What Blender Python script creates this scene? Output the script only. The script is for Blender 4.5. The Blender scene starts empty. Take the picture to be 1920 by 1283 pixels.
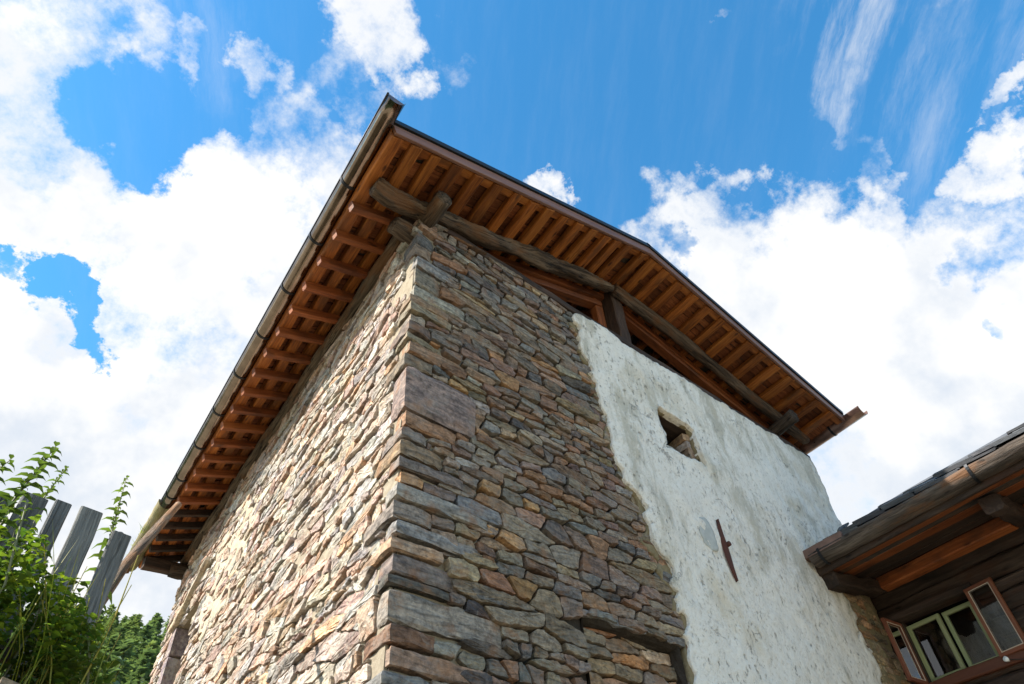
import bpy, bmesh, math, random
import numpy as np
from mathutils import Vector, Matrix

random.seed(7)
rng = np.random.default_rng(11)
scene = bpy.context.scene
col = scene.collection
R = math.radians

# ------------------------------------------------------------------ camera
# world: origin at the house corner, x along the gable wall, z up, ground at z = 0
EYE = 1.6
CAM = Vector((-1.8035, -2.9996, EYE))
FPX, CX, CY = 1290.0, 960.0, 641.5            # focal length and centre in photo pixels
def _unit(v):
    v = np.array(v, float); return v / np.linalg.norm(v)
def _cray(x, y): return _unit((x - CX, y - CY, FPX))
_Z = _cray(859, -603)
_X = _cray(3016, 1791); _X = _unit(_X - _Z * (_X @ _Z))
_Y = np.cross(_Z, _X)
MW = np.array([_X, _Y, _Z])                    # world = MW @ camera(x right, y down, z forward)
cam_d = bpy.data.cameras.new("camera"); cam = bpy.data.objects.new("camera", cam_d); col.objects.link(cam)
cam_d.sensor_width = 36.0; cam_d.lens = 36.0 * FPX / 1920.0
cam_d.clip_start = 0.05; cam_d.clip_end = 5000
rot = Matrix(((MW[0, 0], -MW[0, 1], -MW[0, 2]), (MW[1, 0], -MW[1, 1], -MW[1, 2]), (MW[2, 0], -MW[2, 1], -MW[2, 2])))
cam.matrix_world = Matrix.Translation(CAM) @ rot.to_4x4()
scene.camera = cam
def ray(px, py): return Vector(MW @ _cray(px, py))
def azel(px, py):
    r = ray(px, py); return math.atan2(r.y, r.x), r.z / math.hypot(r.x, r.y)

# ------------------------------------------------------------------ light
LX, LY = 0.1047, 0.9945                        # direction of the eave wall (walls meet at 84 degrees)
SUN_H = _unit((-1.0 + 0.30 * LX, 0.30 * LY, 0.76))
sun_el = math.asin(SUN_H[2]); sun_az = math.atan2(SUN_H[1], SUN_H[0])
sd = bpy.data.lights.new("sun", 'SUN'); sun = bpy.data.objects.new("sun", sd); col.objects.link(sun)
sd.energy = 4.7; sd.angle = R(0.53); sd.color = (1.0, 0.94, 0.85)
sun.rotation_euler = Vector(-SUN_H).to_track_quat('-Z', 'Y').to_euler()
scene.view_settings.view_transform = 'Standard'
scene.view_settings.look = 'None'
scene.view_settings.gamma = 1.0
scene.view_settings.exposure = 1.2
scene.cycles.max_bounces = 6
scene.cycles.diffuse_bounces = 4

# ------------------------------------------------------------------ node helpers
def N(nt, kind, **kw):
    n = nt.nodes.new(kind)
    for k, v in kw.items():
        if k.startswith('i_'):
            key = k[2:]
            key = int(key) if key.isdigit() else key.replace('_', ' ')
            n.inputs[key].default_value = v
        else:
            setattr(n, k, v)
    return n
def ramp(nt, fac, stops):
    r = N(nt, 'ShaderNodeValToRGB'); el = r.color_ramp.elements
    while len(el) < len(stops): el.new(0.5)
    for e, (p, c) in zip(el, stops):
        e.position = p; e.color = (*c, 1) if len(c) == 3 else c
    nt.links.new(fac, r.inputs[0]); return r.outputs[0]
def math_(nt, op, a, b=None, c=None, clamp=False):
    m = N(nt, 'ShaderNodeMath', operation=op, use_clamp=clamp)
    for i, v in enumerate((a, b, c)):
        if v is None: continue
        if isinstance(v, (int, float)): m.inputs[i].default_value = v
        else: nt.links.new(v, m.inputs[i])
    return m.outputs[0]
def noise(nt, vec, scale, detail=4, rough=0.55, dist=0.0, out=0):
    n = N(nt, 'ShaderNodeTexNoise'); n.inputs['Scale'].default_value = scale
    n.inputs['Detail'].default_value = detail; n.inputs['Roughness'].default_value = rough
    n.inputs['Distortion'].default_value = dist
    if vec is not None: nt.links.new(vec, n.inputs['Vector'])
    return n.outputs[out]
def mapping(nt, vec, scale=(1, 1, 1), loc=(0, 0, 0), rotv=(0, 0, 0)):
    m = N(nt, 'ShaderNodeMapping'); m.inputs['Scale'].default_value = scale
    m.inputs['Location'].default_value = loc; m.inputs['Rotation'].default_value = rotv
    nt.links.new(vec, m.inputs['Vector']); return m.outputs[0]
def mix(nt, fac, a, b, mode='MIX'):
    m = N(nt, 'ShaderNodeMix', data_type='RGBA', blend_type=mode)
    for s, v in ((m.inputs[0], fac), (m.inputs[6], a), (m.inputs[7], b)):
        if isinstance(v, (int, float)): s.default_value = v
        elif isinstance(v, tuple): s.default_value = (*v, 1) if len(v) == 3 else v
        else: nt.links.new(v, s)
    return m.outputs[2]
def smooth(nt, x, lo, hi, a=0.0, b=1.0):
    m = N(nt, 'ShaderNodeMapRange', interpolation_type='SMOOTHSTEP')
    m.inputs[1].default_value = lo; m.inputs[2].default_value = hi
    m.inputs[3].default_value = a; m.inputs[4].default_value = b
    nt.links.new(x, m.inputs[0]); return m.outputs[0]

# ------------------------------------------------------------------ sky with clouds
world = bpy.data.worlds.new("World"); scene.world = world; world.use_nodes = True
wt = world.node_tree; wt.nodes.clear()
sky = N(wt, 'ShaderNodeTexSky', sky_type='NISHITA', sun_disc=False)
sky.sun_elevation = sun_el; sky.sun_rotation = math.pi / 2 - sun_az
sky.altitude = 1200; sky.air_density = 1.15; sky.dust_density = 0.5; sky.ozone_density = 3.0
tc = N(wt, 'ShaderNodeTexCoord').outputs['Generated']
nrm = N(wt, 'ShaderNodeVectorMath', operation='NORMALIZE'); wt.links.new(tc, nrm.inputs[0]); D = nrm.outputs[0]
# cloud banks (direction in the sky given by the photo pixel it stands behind, angular radius in degrees, strength)
BANKS = [(60, 780, 20, 1.0), (300, 640, 16, 1.0), (380, 500, 9, .95), (200, 960, 16, 1.0), (500, 410, 7.5, .92), (60, 420, 9.5, .95),
         (30, 110, 9, .80), (90, 40, 6, .68), (140, 230, 4.5, .50), (210, 330, 4.5, .6), (410, 260, 3.2, .55), (600, 330, 5.5, .7), (500, 270, 4.6, .74), (560, 235, 3.8, .74), (315, 170, 3.9, .84), (305, 110, 2.6, .7),
         (480, 135, 4.0, .84), (620, 160, 3.6, .6), (710, 55, 4.6, .76), (735, 110, 3.6, .68), (660, 10, 3.2, .62), (700, 195, 2.4, .5),
         (1060, 358, 1.9, .74), (1355, 30, 1.2, .5), (1300, 520, 6.5, .9), (1450, 500, 6, .85), (1560, 470, 5.5, .8), (1345, 385, 3.4, .78), (1415, 400, 2.2, .66),
         (1625, 395, 3.2, .74), (1700, 540, 6.5, .9), (1830, 570, 5.5, .85), (1920, 580, 5.5, .9), (1500, 640, 10, 1.0), (1750, 700, 13, 1.0), (1640, 880, 14, 1.0),
         (1920, 760, 12, 1.0), (1895, 190, 1.5, .62), (1900, 310, 2.6, .66), (1640, 320, 2.0, .5)]
HOLES = [(140, 540, 1.9, 1.1), (60, 500, 1.0, .6), (150, 600, 1.7, .8), (265, 250, 3.6, .45), (300, 310, 2.6, .6), (390, 190, 3.4, .5), (1260, 480, 2.0, .35),
         (1300, 495, 1.6, .5), (1835, 590, 1.3, .4), (1800, 480, 1.8, .35)]
n1 = noise(wt, D, 5.0, 8, 0.60, 0.0); n2 = noise(wt, mapping(wt, D, loc=(3.1, 1.7, 5.2)), 22.0, 6, 0.68, 0.0)
wn = N(wt, 'ShaderNodeVectorMath', operation='SUBTRACT'); wt.links.new(noise(wt, mapping(wt, D, loc=(2, 6, 1)), 6.0, 7, 0.62, 0, 1), wn.inputs[0]); wn.inputs[1].default_value = (.5, .5, .5)
ws = N(wt, 'ShaderNodeVectorMath', operation='SCALE'); wt.links.new(wn.outputs[0], ws.inputs[0]); ws.inputs['Scale'].default_value = 0.34
wa = N(wt, 'ShaderNodeVectorMath', operation='ADD'); wt.links.new(D, wa.inputs[0]); wt.links.new(ws.outputs[0], wa.inputs[1])
wn2 = N(wt, 'ShaderNodeVectorMath', operation='NORMALIZE'); wt.links.new(wa.outputs[0], wn2.inputs[0]); DW = wn2.outputs[0]
def bankfield(lst):
    acc = None
    for px, py, rad, w in lst:
        c = MW @ _cray(px, py)
        d = N(wt, 'ShaderNodeVectorMath', operation='DOT_PRODUCT'); d.inputs[1].default_value = tuple(c)
        wt.links.new(DW, d.inputs[0])
        m = N(wt, 'ShaderNodeMapRange', interpolation_type='SMOOTHSTEP')
        m.inputs[1].default_value = math.cos(R(rad * 1.25)); m.inputs[2].default_value = math.cos(R(rad * .25))
        m.inputs[3].default_value = 0; m.inputs[4].default_value = w
        wt.links.new(d.outputs['Value'], m.inputs[0])
        acc = m.outputs[0] if acc is None else math_(wt, 'SMOOTH_MAX', acc, m.outputs[0], 0.12)
    return acc
pos = bankfield(BANKS); neg = bankfield(HOLES)
# away from the view the same kind of broken cloud goes on
far = smooth(wt, noise(wt, mapping(wt, D, loc=(7, 2, 4)), 1.5, 3, 0.5), 0.42, 0.58, 0.0, 0.85)
cdir = MW @ _cray(960, 560)
dv = N(wt, 'ShaderNodeVectorMath', operation='DOT_PRODUCT'); dv.inputs[1].default_value = tuple(cdir); wt.links.new(D, dv.inputs[0])
outside = smooth(wt, dv.outputs['Value'], math.cos(R(42)), math.cos(R(56)))
field = math_(wt, 'MAXIMUM', pos, math_(wt, 'MULTIPLY', far, outside))
field = math_(wt, 'SUBTRACT', field, neg)
turb = math_(wt, 'ADD', math_(wt, 'MULTIPLY', math_(wt, 'SUBTRACT', n1, 0.5), 1.9), math_(wt, 'MULTIPLY', math_(wt, 'SUBTRACT', n2, 0.5), 0.75))
dens = smooth(wt, math_(wt, 'ADD', field, turb), 0.26, 0.86)
# thin high streaks
def along(ax, k):                               # streaks lie along one direction of the sky
    d = N(wt, 'ShaderNodeVectorMath', operation='DOT_PRODUCT'); d.inputs[1].default_value = tuple(np.array(ax) * k); wt.links.new(DS, d.inputs[0]); return d.outputs['Value']
wsm = N(wt, 'ShaderNodeVectorMath', operation='SCALE'); wt.links.new(wn.outputs[0], wsm.inputs[0]); wsm.inputs['Scale'].default_value = 0.022
dsa = N(wt, 'ShaderNodeVectorMath', operation='ADD'); wt.links.new(D, dsa.inputs[0]); wt.links.new(wsm.outputs[0], dsa.inputs[1]); DS = dsa.outputs[0]
cx_ = N(wt, 'ShaderNodeCombineXYZ'); wt.links.new(along(_unit(MW[:, 0] + .07 * MW[:, 1]), 22.0), cx_.inputs[0]); wt.links.new(along(MW[:, 1], 3.6), cx_.inputs[1])
st = noise(wt, cx_.outputs[0], 1.0, 8, 0.70)
stm = bankfield([(1620, 30, 3.4, 1.0), (1615, 110, 2.6, 1.0), (1605, 190, 2.0, 1.0), (1600, 240, 1.4, .8), (1690, 60, 3, .5), (1760, 150, 6, .5), (1740, 280, 5, .35), (1560, 60, 3, .3), (350, 80, 5, .3)])
streak = math_(wt, 'MULTIPLY', smooth(wt, st, 0.40, 0.78), stm)
dens = math_(wt, 'MAXIMUM', dens, math_(wt, 'MULTIPLY', streak, 0.62), clamp=True)
shade = smooth(wt, noise(wt, mapping(wt, D, loc=(1, 9, 2)), 5.5, 6, 0.55), 0.36, 0.60)
core_ = smooth(wt, math_(wt, 'ADD', field, math_(wt, 'MULTIPLY', turb, .6)), 0.55, 1.25, 1.0, 0.0)
ccol = mix(wt, math_(wt, 'MAXIMUM', shade, math_(wt, 'MULTIPLY', core_, .8)), (0.66, 0.73, 0.83), (1.0, 0.99, 0.97))
skyc = N(wt, 'ShaderNodeHueSaturation'); wt.links.new(sky.outputs[0], skyc.inputs['Color']); skyc.inputs['Saturation'].default_value = 1.27; skyc.inputs['Hue'].default_value = 0.488; skyc.inputs['Value'].default_value = 1.0
bg1 = N(wt, 'ShaderNodeBackground'); wt.links.new(skyc.outputs[0], bg1.inputs[0]); bg1.inputs[1].default_value = 0.15
bg2 = N(wt, 'ShaderNodeBackground'); wt.links.new(ccol, bg2.inputs[0]); bg2.inputs[1].default_value = 0.48
ms = N(wt, 'ShaderNodeMixShader'); wt.links.new(dens, ms.inputs[0]); wt.links.new(bg1.outputs[0], ms.inputs[1]); wt.links.new(bg2.outputs[0], ms.inputs[2])
wo = N(wt, 'ShaderNodeOutputWorld'); wt.links.new(ms.outputs[0], wo.inputs[0])

# ------------------------------------------------------------------ materials
MAT = {}
def mat(name):
    m = bpy.data.materials.new(name); m.use_nodes = True; nt = m.node_tree
    b = nt.nodes['Principled BSDF']; MAT[name] = m; return m, nt, b
def bump(nt, b, h, strength, dist=0.02):
    bp = N(nt, 'ShaderNodeBump'); bp.inputs['Strength'].default_value = strength; bp.inputs['Distance'].default_value = dist
    nt.links.new(h, bp.inputs['Height']); nt.links.new(bp.outputs[0], b.inputs['Normal'])
def attr(nt, name, out='Color'):
    a = N(nt, 'ShaderNodeAttribute'); a.attribute_name = name; return a.outputs[out]
def pos_(nt): return N(nt, 'ShaderNodeNewGeometry').outputs['Position']

def m_stone(name, lichen, dustc, ed=(.60, .70)):
    m, nt, b = mat(name); p = pos_(nt); t = attr(nt, 'tint')
    g = attr(nt, 'g', 'Vector')
    bed = noise(nt, mapping(nt, g, scale=(5, 30, 5)), 1.0, 6, 0.65, 0.6)
    fine = noise(nt, p, 30, 6, 0.72)
    mid = noise(nt, p, 11, 6, 0.6, 0.4)
    c = mix(nt, 1.0, t, ramp(nt, bed, [(0.33, (.42, .42, .43)), (0.5, (1, 1, 1)), (0.68, (1.55, 1.48, 1.38))]), 'MULTIPLY')
    c = mix(nt, 1.0, c, ramp(nt, fine, [(0.34, (.50, .49, .48)), (0.52, (1, 1, 1)), (0.72, (1.5, 1.46, 1.4))]), 'MULTIPLY')
    rust = smooth(nt, noise(nt, mapping(nt, p, loc=(4, 2, 8)), 6.5, 5, 0.6), 0.50, 0.70, 0, .55)
    c = mix(nt, rust, c, (.27, .135, .065))
    c = mix(nt, smooth(nt, noise(nt, mapping(nt, p, loc=(7, 7, 1)), 3.2, 7, .7), .50, .64, 0, lichen), c, tuple(x * .85 for x in dustc))
    li = smooth(nt, mid, *ed, 0, lichen)
    c = mix(nt, li, c, dustc)
    nt.links.new(c, b.inputs['Base Color']); b.inputs['Roughness'].default_value = 0.85; b.inputs['Specular IOR Level'].default_value = 0.25
    h = math_(nt, 'ADD', math_(nt, 'MULTIPLY', bed, 0.8), math_(nt, 'ADD', math_(nt, 'MULTIPLY', fine, 0.35), mid))
    bump(nt, b, h, 1.0, 0.018)
m_stone('stone', 0.32, (.33, .30, .26)); m_stone('stone_side', 0.55, (.47, .42, .34), (.50, .68))  # side copy paler, for mortar smear and the sun on that wall

def m_mortar(name, c0, c1, s=1.0):
    m, nt, b = mat(name); p = pos_(nt)
    a = noise(nt, p, 18, 8, 0.7); c = noise(nt, p, 3, 4, 0.6)
    k = mix(nt, c, ramp(nt, a, [(0.3, c0), (0.7, c1)]), c0)
    nt.links.new(k, b.inputs['Base Color']); b.inputs['Roughness'].default_value = 0.95; b.inputs['Specular IOR Level'].default_value = 0.15
    bump(nt, b, a, 0.9 * s, 0.02)
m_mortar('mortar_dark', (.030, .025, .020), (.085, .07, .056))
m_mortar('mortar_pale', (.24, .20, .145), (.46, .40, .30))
m_mortar('render_cream', (.38, .32, .23), (.55, .47, .36))
m_mortar('render_ochre', (.17, .135, .075), (.36, .30, .19))

def m_plaster():
    m, nt, b = mat('plaster'); p = pos_(nt)
    vert = noise(nt, mapping(nt, p, scale=(7.5, 7.5, 2.4)), 1.0, 8, 0.74, 0.5)
    big = noise(nt, mapping(nt, p, scale=(1.3, 1.3, .9), loc=(2.3, 0, 1.1)), 1.0, 4, 0.55, 0.3)
    fine = noise(nt, p, 24, 6, 0.75)
    pock = noise(nt, mapping(nt, p, scale=(25, 25, 16), rotv=(0, .5, 0)), 1.0, 4, 0.65)
    sep = N(nt, 'ShaderNodeSeparateXYZ'); nt.links.new(p, sep.inputs[0])
    up = smooth(nt, sep.outputs[2], 4.2, 6.8)              # more wash has weathered off high up
    w = math_(nt, 'ADD', math_(nt, 'MULTIPLY', vert, .75), math_(nt, 'ADD', math_(nt, 'MULTIPLY', big, .75), math_(nt, 'MULTIPLY', up, 0.09)))
    worn = smooth(nt, math_(nt, 'ADD', w, math_(nt, 'MULTIPLY', math_(nt, 'SUBTRACT', fine, .5), .35)), 0.78, 0.97)
    base = ramp(nt, fine, [(0.30, (.46, .415, .34)), (0.45, (.84, .795, .71)), (0.8, (.91, .875, .80))])
    warm = smooth(nt, noise(nt, mapping(nt, p, loc=(5, 5, 1)), 1.7, 5, 0.6), 0.54, 0.70, 0, 0.55)
    base = mix(nt, warm, base, (.66, .57, .42))
    wornc = ramp(nt, vert, [(0.3, (.34, .31, .24)), (0.7, (.56, .52, .42))])
    c = mix(nt, math_(nt, 'MULTIPLY', worn, 0.85), base, wornc)
    pk = math_(nt, 'MULTIPLY', smooth(nt, pock, 0.59, 0.68, 0, 0.55), smooth(nt, noise(nt, mapping(nt, p, loc=(1, 8, 6)), 2.2, 3), .36, .54))
    c = mix(nt, pk, c, (.16, .145, .12))
    cr = N(nt, 'ShaderNodeTexVoronoi', feature='DISTANCE_TO_EDGE'); cr.inputs['Scale'].default_value = 1.25
    wv = N(nt, 'ShaderNodeVectorMath', operation='ADD'); nt.links.new(p, wv.inputs[0])
    nz = N(nt, 'ShaderNodeVectorMath', operation='SCALE'); nt.links.new(noise(nt, p, 4, 5, .6, 0, 1), nz.inputs[0]); nz.inputs['Scale'].default_value = .45
    nt.links.new(nz.outputs[0], wv.inputs[1]); nt.links.new(wv.outputs[0], cr.inputs['Vector'])
    crk = math_(nt, 'MULTIPLY', smooth(nt, cr.outputs['Distance'], 0.0, 0.010, 1, 0), smooth(nt, noise(nt, mapping(nt, p, loc=(9, 1, 3)), 1.4, 3), 0.56, .64, 0, .4))
    c = mix(nt, crk, c, (.10, .09, .08))
    nt.links.new(c, b.inputs['Base Color']); b.inputs['Roughness'].default_value = 0.93; b.inputs['Specular IOR Level'].default_value = 0.15
    h = math_(nt, 'SUBTRACT', math_(nt, 'ADD', math_(nt, 'MULTIPLY', fine, .6), math_(nt, 'MULTIPLY', vert, .6)), math_(nt, 'ADD', math_(nt, 'MULTIPLY', pk, .6), math_(nt, 'MULTIPLY', crk, .8)))
    bump(nt, b, h, 1.0, 0.035)
m_plaster()

def m_wood(name, stops, rough=0.6, gs=(1.6, 26, 26), bs=0.5, knots=True, patch=None, spec=0.3, bd=0.006, crack=0):
    m, nt, b = mat(name); g = attr(nt, 'g', 'Vector'); t = attr(nt, 'tint')
    gr = noise(nt, mapping(nt, g, scale=gs), 1.0, 6, 0.62, 1.2)
    lo = noise(nt, mapping(nt, g, scale=(1.1, 3.5, 3.5)), 1.0, 4, 0.55, 0.6)
    f = math_(nt, 'ADD', math_(nt, 'MULTIPLY', gr, .6), math_(nt, 'MULTIPLY', lo, .4))
    c = ramp(nt, f, stops)
    if knots:
        v = N(nt, 'ShaderNodeTexVoronoi'); v.inputs['Scale'].default_value = 1.0; nt.links.new(mapping(nt, g, scale=(3.2, 9, 9)), v.inputs['Vector'])
        k = smooth(nt, v.outputs['Distance'], 0.06, 0.17, .8, 0)
        c = mix(nt, k, c, tuple(x * .30 for x in stops[0][1]))
    if crack:
        ck = smooth(nt, noise(nt, mapping(nt, g, scale=(2.2, 42, 42), loc=(8, 1, 5)), 1.0, 4, .6, 1.5), .54, .64, 0, crack)
        c = mix(nt, ck, c, (.012, .010, .008))
    if patch:
        c = mix(nt, smooth(nt, noise(nt, mapping(nt, g, scale=(2, 5, 5), loc=(3, 3, 3)), 1.0, 5, .6), .5, .66, 0, .8), c, patch)
    c = mix(nt, 1.0, c, t, 'MULTIPLY')
    nt.links.new(c, b.inputs['Base Color']); b.inputs['Roughness'].default_value = rough; b.inputs['Specular IOR Level'].default_value = spec
    bump(nt, b, gr, bs, bd)
m_wood('larch', [(0.34, (.085, .022, .004)), (0.5, (.27, .084, .014)), (0.70, (.46, .175, .036))], bs=.9, patch=(.12, .045, .014), crack=.35)
m_wood('larch_rafter', [(0.32, (.10, .026, .008)), (0.5, (.23, .066, .018)), (0.70, (.36, .12, .035))], bs=.9, patch=(.09, .03, .012), crack=.35)
m_wood('shingle', [(0.32, (.06, .016, .006)), (0.5, (.18, .054, .016)), (0.72, (.36, .13, .042))], rough=.75, gs=(4, 30, 30))
m_wood('weathered', [(0.36, (.020, .015, .011)), (0.48, (.10, .080, .062)), (0.68, (.27, .23, .19))], rough=.85, gs=(1.6, 24, 24), bs=1.0, patch=(.16, .085, .04), bd=.04, crack=.9)
m_wood('fence_wood', [(0.34, (.06, .06, .06)), (0.5, (.155, .155, .15)), (0.68, (.30, .295, .28))], rough=.85, gs=(2.0, 44, 44), bs=1.0, bd=.015, crack=.5)
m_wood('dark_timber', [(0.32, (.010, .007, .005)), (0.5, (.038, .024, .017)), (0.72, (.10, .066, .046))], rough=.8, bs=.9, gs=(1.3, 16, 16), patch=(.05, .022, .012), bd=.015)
m_wood('brown_board', [(0.30, (.10, .048, .032)), (0.5, (.17, .085, .058)), (0.72, (.25, .14, .10))], rough=.45, knots=False)
m_wood('gutter_wood', [(0.34, (.022, .017, .014)), (0.5, (.075, .058, .046)), (0.72, (.20, .165, .135))], rough=.8, bs=1.0, patch=(.15, .07, .03), bd=.02, crack=.6)
m_wood('mossy_wood', [(0.32, (.07, .06, .03)), (0.5, (.19, .165, .085)), (0.72, (.32, .285, .17))], rough=.9, bs=1.0, crack=.5, patch=(.12, .14, .04), bd=.015)
m_wood('red_frame', [(0.30, (.11, .036, .018)), (0.5, (.17, .058, .030)), (0.72, (.24, .09, .05))], rough=.5, knots=False)
m_wood('green_frame', [(0.30, (.20, .22, .095)), (0.5, (.27, .29, .14)), (0.72, (.36, .37, .21))], rough=.6, knots=False)
m_wood('pale_putty', [(0.30, (.42, .32, .24)), (0.5, (.52, .42, .33)), (0.72, (.6, .5, .4))], rough=.7, knots=False)
m_wood('slate', [(0.30, (.045, .047, .052)), (0.5, (.085, .088, .094)), (0.72, (.16, .16, .165))], rough=.75, gs=(6, 6, 30), knots=False, bs=.8)

def m_metal(name, colr, rough, metal=1.0, var=0.3):
    m, nt, b = mat(name); p = pos_(nt)
    a = noise(nt, p, 6, 5, .6)
    c = mix(nt, 1.0, colr, ramp(nt, a, [(.3, (1 - var,) * 3), (.7, (1 + var,) * 3)]), 'MULTIPLY')
    nt.links.new(c, b.inputs['Base Color']); b.inputs['Metallic'].default_value = metal
    nt.links.new(smooth(nt, a, .3, .7, rough * .75, rough * 1.35), b.inputs['Roughness'])
    bump(nt, b, noise(nt, p, 9, 3, .5), 0.12, 0.02)
m_metal('gutter_metal', (.21, .165, .13), .17, 1.0, .25)
m_metal('copper_brown', (.27, .17, .14), .34, 0.85)
m_metal('black_strap', (.02, .022, .026), .45, .6)
m_metal('rust_iron', (.075, .028, .020), .75, .3, .5)
m_metal('cable_black', (.02, .02, .02), .6, 0)
m, nt, b = mat('porcelain'); b.inputs['Base Color'].default_value = (.72, .72, .70, 1); b.inputs['Roughness'].default_value = .25
m, nt, b = mat('patch_grey'); nt.links.new(ramp(nt, noise(nt, pos_(nt), 20, 5), [(.3, (.36, .37, .34)), (.7, (.46, .47, .44))]), b.inputs['Base Color']); b.inputs['Roughness'].default_value = .9
m = bpy.data.materials.new('glass'); m.use_nodes = True; MAT['glass'] = m; nt = m.node_tree; nt.nodes.clear()
tr = N(nt, 'ShaderNodeBsdfTransparent'); tr.inputs[0].default_value = (.80, .83, .82, 1); gl = N(nt, 'ShaderNodeBsdfGlossy'); gl.inputs['Roughness'].default_value = .02
fr = N(nt, 'ShaderNodeFresnel'); fr.inputs[0].default_value = 1.52
mx = N(nt, 'ShaderNodeMixShader'); nt.links.new(math_(nt, 'MULTIPLY', fr.outputs[0], 3.0, clamp=True), mx.inputs[0]); nt.links.new(tr.outputs[0], mx.inputs[1]); nt.links.new(gl.outputs[0], mx.inputs[2])
nt.links.new(mx.outputs[0], N(nt, 'ShaderNodeOutputMaterial').inputs[0])

def m_leaf(name, c0, c1, trans=0.35):
    m, nt, b = mat(name); t = attr(nt, 'tint'); p = pos_(nt)
    c = mix(nt, 1.0, ramp(nt, noise(nt, p, 9, 3), [(.3, c0), (.7, c1)]), t, 'MULTIPLY')
    nt.links.new(c, b.inputs['Base Color']); b.inputs['Roughness'].default_value = .5; b.inputs['Specular IOR Level'].default_value = .35
    tl = N(nt, 'ShaderNodeBsdfTranslucent'); nt.links.new(mix(nt, 1.0, c, (1.5, 1.6, .6), 'MULTIPLY'), tl.inputs[0])
    mx = N(nt, 'ShaderNodeMixShader'); mx.inputs[0].default_value = trans
    nt.links.new(b.outputs[0], mx.inputs[1]); nt.links.new(tl.outputs[0], mx.inputs[2])
    nt.links.new(mx.outputs[0], nt.nodes['Material Output'].inputs[0])
m_leaf('nettle_leaf', (.065, .105, .03), (.125, .185, .05)); m_leaf('bush_leaf', (.075, .12, .022), (.15, .21, .04), .40)
m_leaf('grass_blade', (.12, .18, .035), (.22, .26, .06), .4); m_leaf('forest_leaf', (.125, .165, .105), (.165, .21, .14), .3)  # forest leaves paled and greyed, distance haze put into the colour
m_leaf('stem', (.11, .13, .05), (.19, .17, .09), 0.1)
m_mortar('ground', (.27, .235, .165), (.44, .38, .28)); m_mortar('soil', (.06, .05, .03), (.12, .10, .06)); m_mortar('hill', (.035, .06, .025), (.06, .09, .035))
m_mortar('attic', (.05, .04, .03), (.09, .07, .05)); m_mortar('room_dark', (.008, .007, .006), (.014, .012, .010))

# ------------------------------------------------------------------ geometry helpers
def S(xp, t, z):                               # skewed house coordinates, z from eye level -> world
    return Vector((xp + LX * t, LY * t, z + EYE))
CORNER = S(0, 0, -EYE)
class MB:
    def __init__(s): s.v = []; s.f = []; s.g = []; s.t = []; s.sm = []; s.nv = 0
    def add(s, verts, faces, g=None, tint=(1, 1, 1), smoothf=False):
        o = s.nv; s.v.extend(tuple(p) for p in verts); s.f.extend([tuple(i + o for i in f) for f in faces])
        s.g.extend(tuple(q) for q in (g if g is not None else verts)); s.t.extend([tuple(tint)] * len(verts)); s.sm.extend([smoothf] * len(faces)); s.nv += len(verts)
    def build(s, name, material, parent=None):
        me = bpy.data.meshes.new(name); me.from_pydata(s.v, [], s.f)
        a = me.attributes.new('g', 'FLOAT_VECTOR', 'POINT'); a.data.foreach_set('vector', np.array(s.g, np.float32).ravel())
        c = me.attributes.new('tint', 'FLOAT_COLOR', 'POINT'); c.data.foreach_set('color', np.hstack([np.array(s.t, np.float32), np.ones((len(s.t), 1), np.float32)]).ravel())
        me.polygons.foreach_set('use_smooth', s.sm); me.materials.append(MAT[material]); me.update()
        o = bpy.data.objects.new(name, me); col.objects.link(o)
        if parent is not None:
            o.parent = parent
            if parent.type == 'EMPTY': o.matrix_parent_inverse = Matrix.Translation(-parent.location)
        return o
def thing(name, loc, label, cat, group=None):
    e = bpy.data.objects.new(name, None); col.objects.link(e); e.location = loc; e.empty_display_size = .3
    e['label'] = label; e['category'] = cat
    if group: e['group'] = group
    return e
def tag(o, label=None, cat=None, group=None, kind=None):
    for k, v in (('label', label), ('category', cat), ('group', group), ('kind', kind)):
        if v: o[k] = v
    return o
def rtint(a=.82, b=1.15):
    k = random.uniform(a, b); return (k * random.uniform(.97, 1.03), k, k * random.uniform(.95, 1.04))

def beam(mb, a, b, w, h, up=Vector((0, 0, 1)), ch=None, seg=1, wob=0.0, tint=None, taper=1.0):
    """chamfered beam whose TOP centre line runs a->b; w across, h downwards"""
    a, b = Vector(a), Vector(b); d = (b - a); L = d.length; d.normalize()
    sd_ = d.cross(up).normalized(); u = sd_.cross(d).normalized()
    ch = min(w, h) * .10 if ch is None else ch
    x, y = w / 2, h
    prof = [(-x + ch, 0), (x - ch, 0), (x, -ch), (x, -y + ch), (x - ch, -y), (-x + ch, -y), (-x, -y + ch), (-x, -ch)]
    vs, gs, off = [], [], (random.uniform(0, 50), random.uniform(0, 50), random.uniform(0, 50))
    for i in range(seg + 1):
        f = i / seg; c = a + d * (L * f); k = 1 + (taper - 1) * f
        ox, oy = (random.uniform(-wob, wob), random.uniform(-wob, wob)) if seg > 1 else (0, 0)
        for px, py in prof:
            jx, jy = random.uniform(-wob, wob) * .5, random.uniform(-wob, wob) * .5
            vs.append(c + sd_ * (px * k + ox + jx) + u * (py * k + oy + jy)); gs.append((L * f + off[0], px + off[1], py + off[2]))
    n = 8; fs = []
    for i in range(seg):
        for j in range(n):
            k = (j + 1) % n; fs.append((i * n + j, i * n + k, (i + 1) * n + k, (i + 1) * n + j))
    fs.append(tuple(reversed(range(n)))); fs.append(tuple(seg * n + j for j in range(n)))
    mb.add(vs, fs, gs, tint or rtint()); return mb
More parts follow.
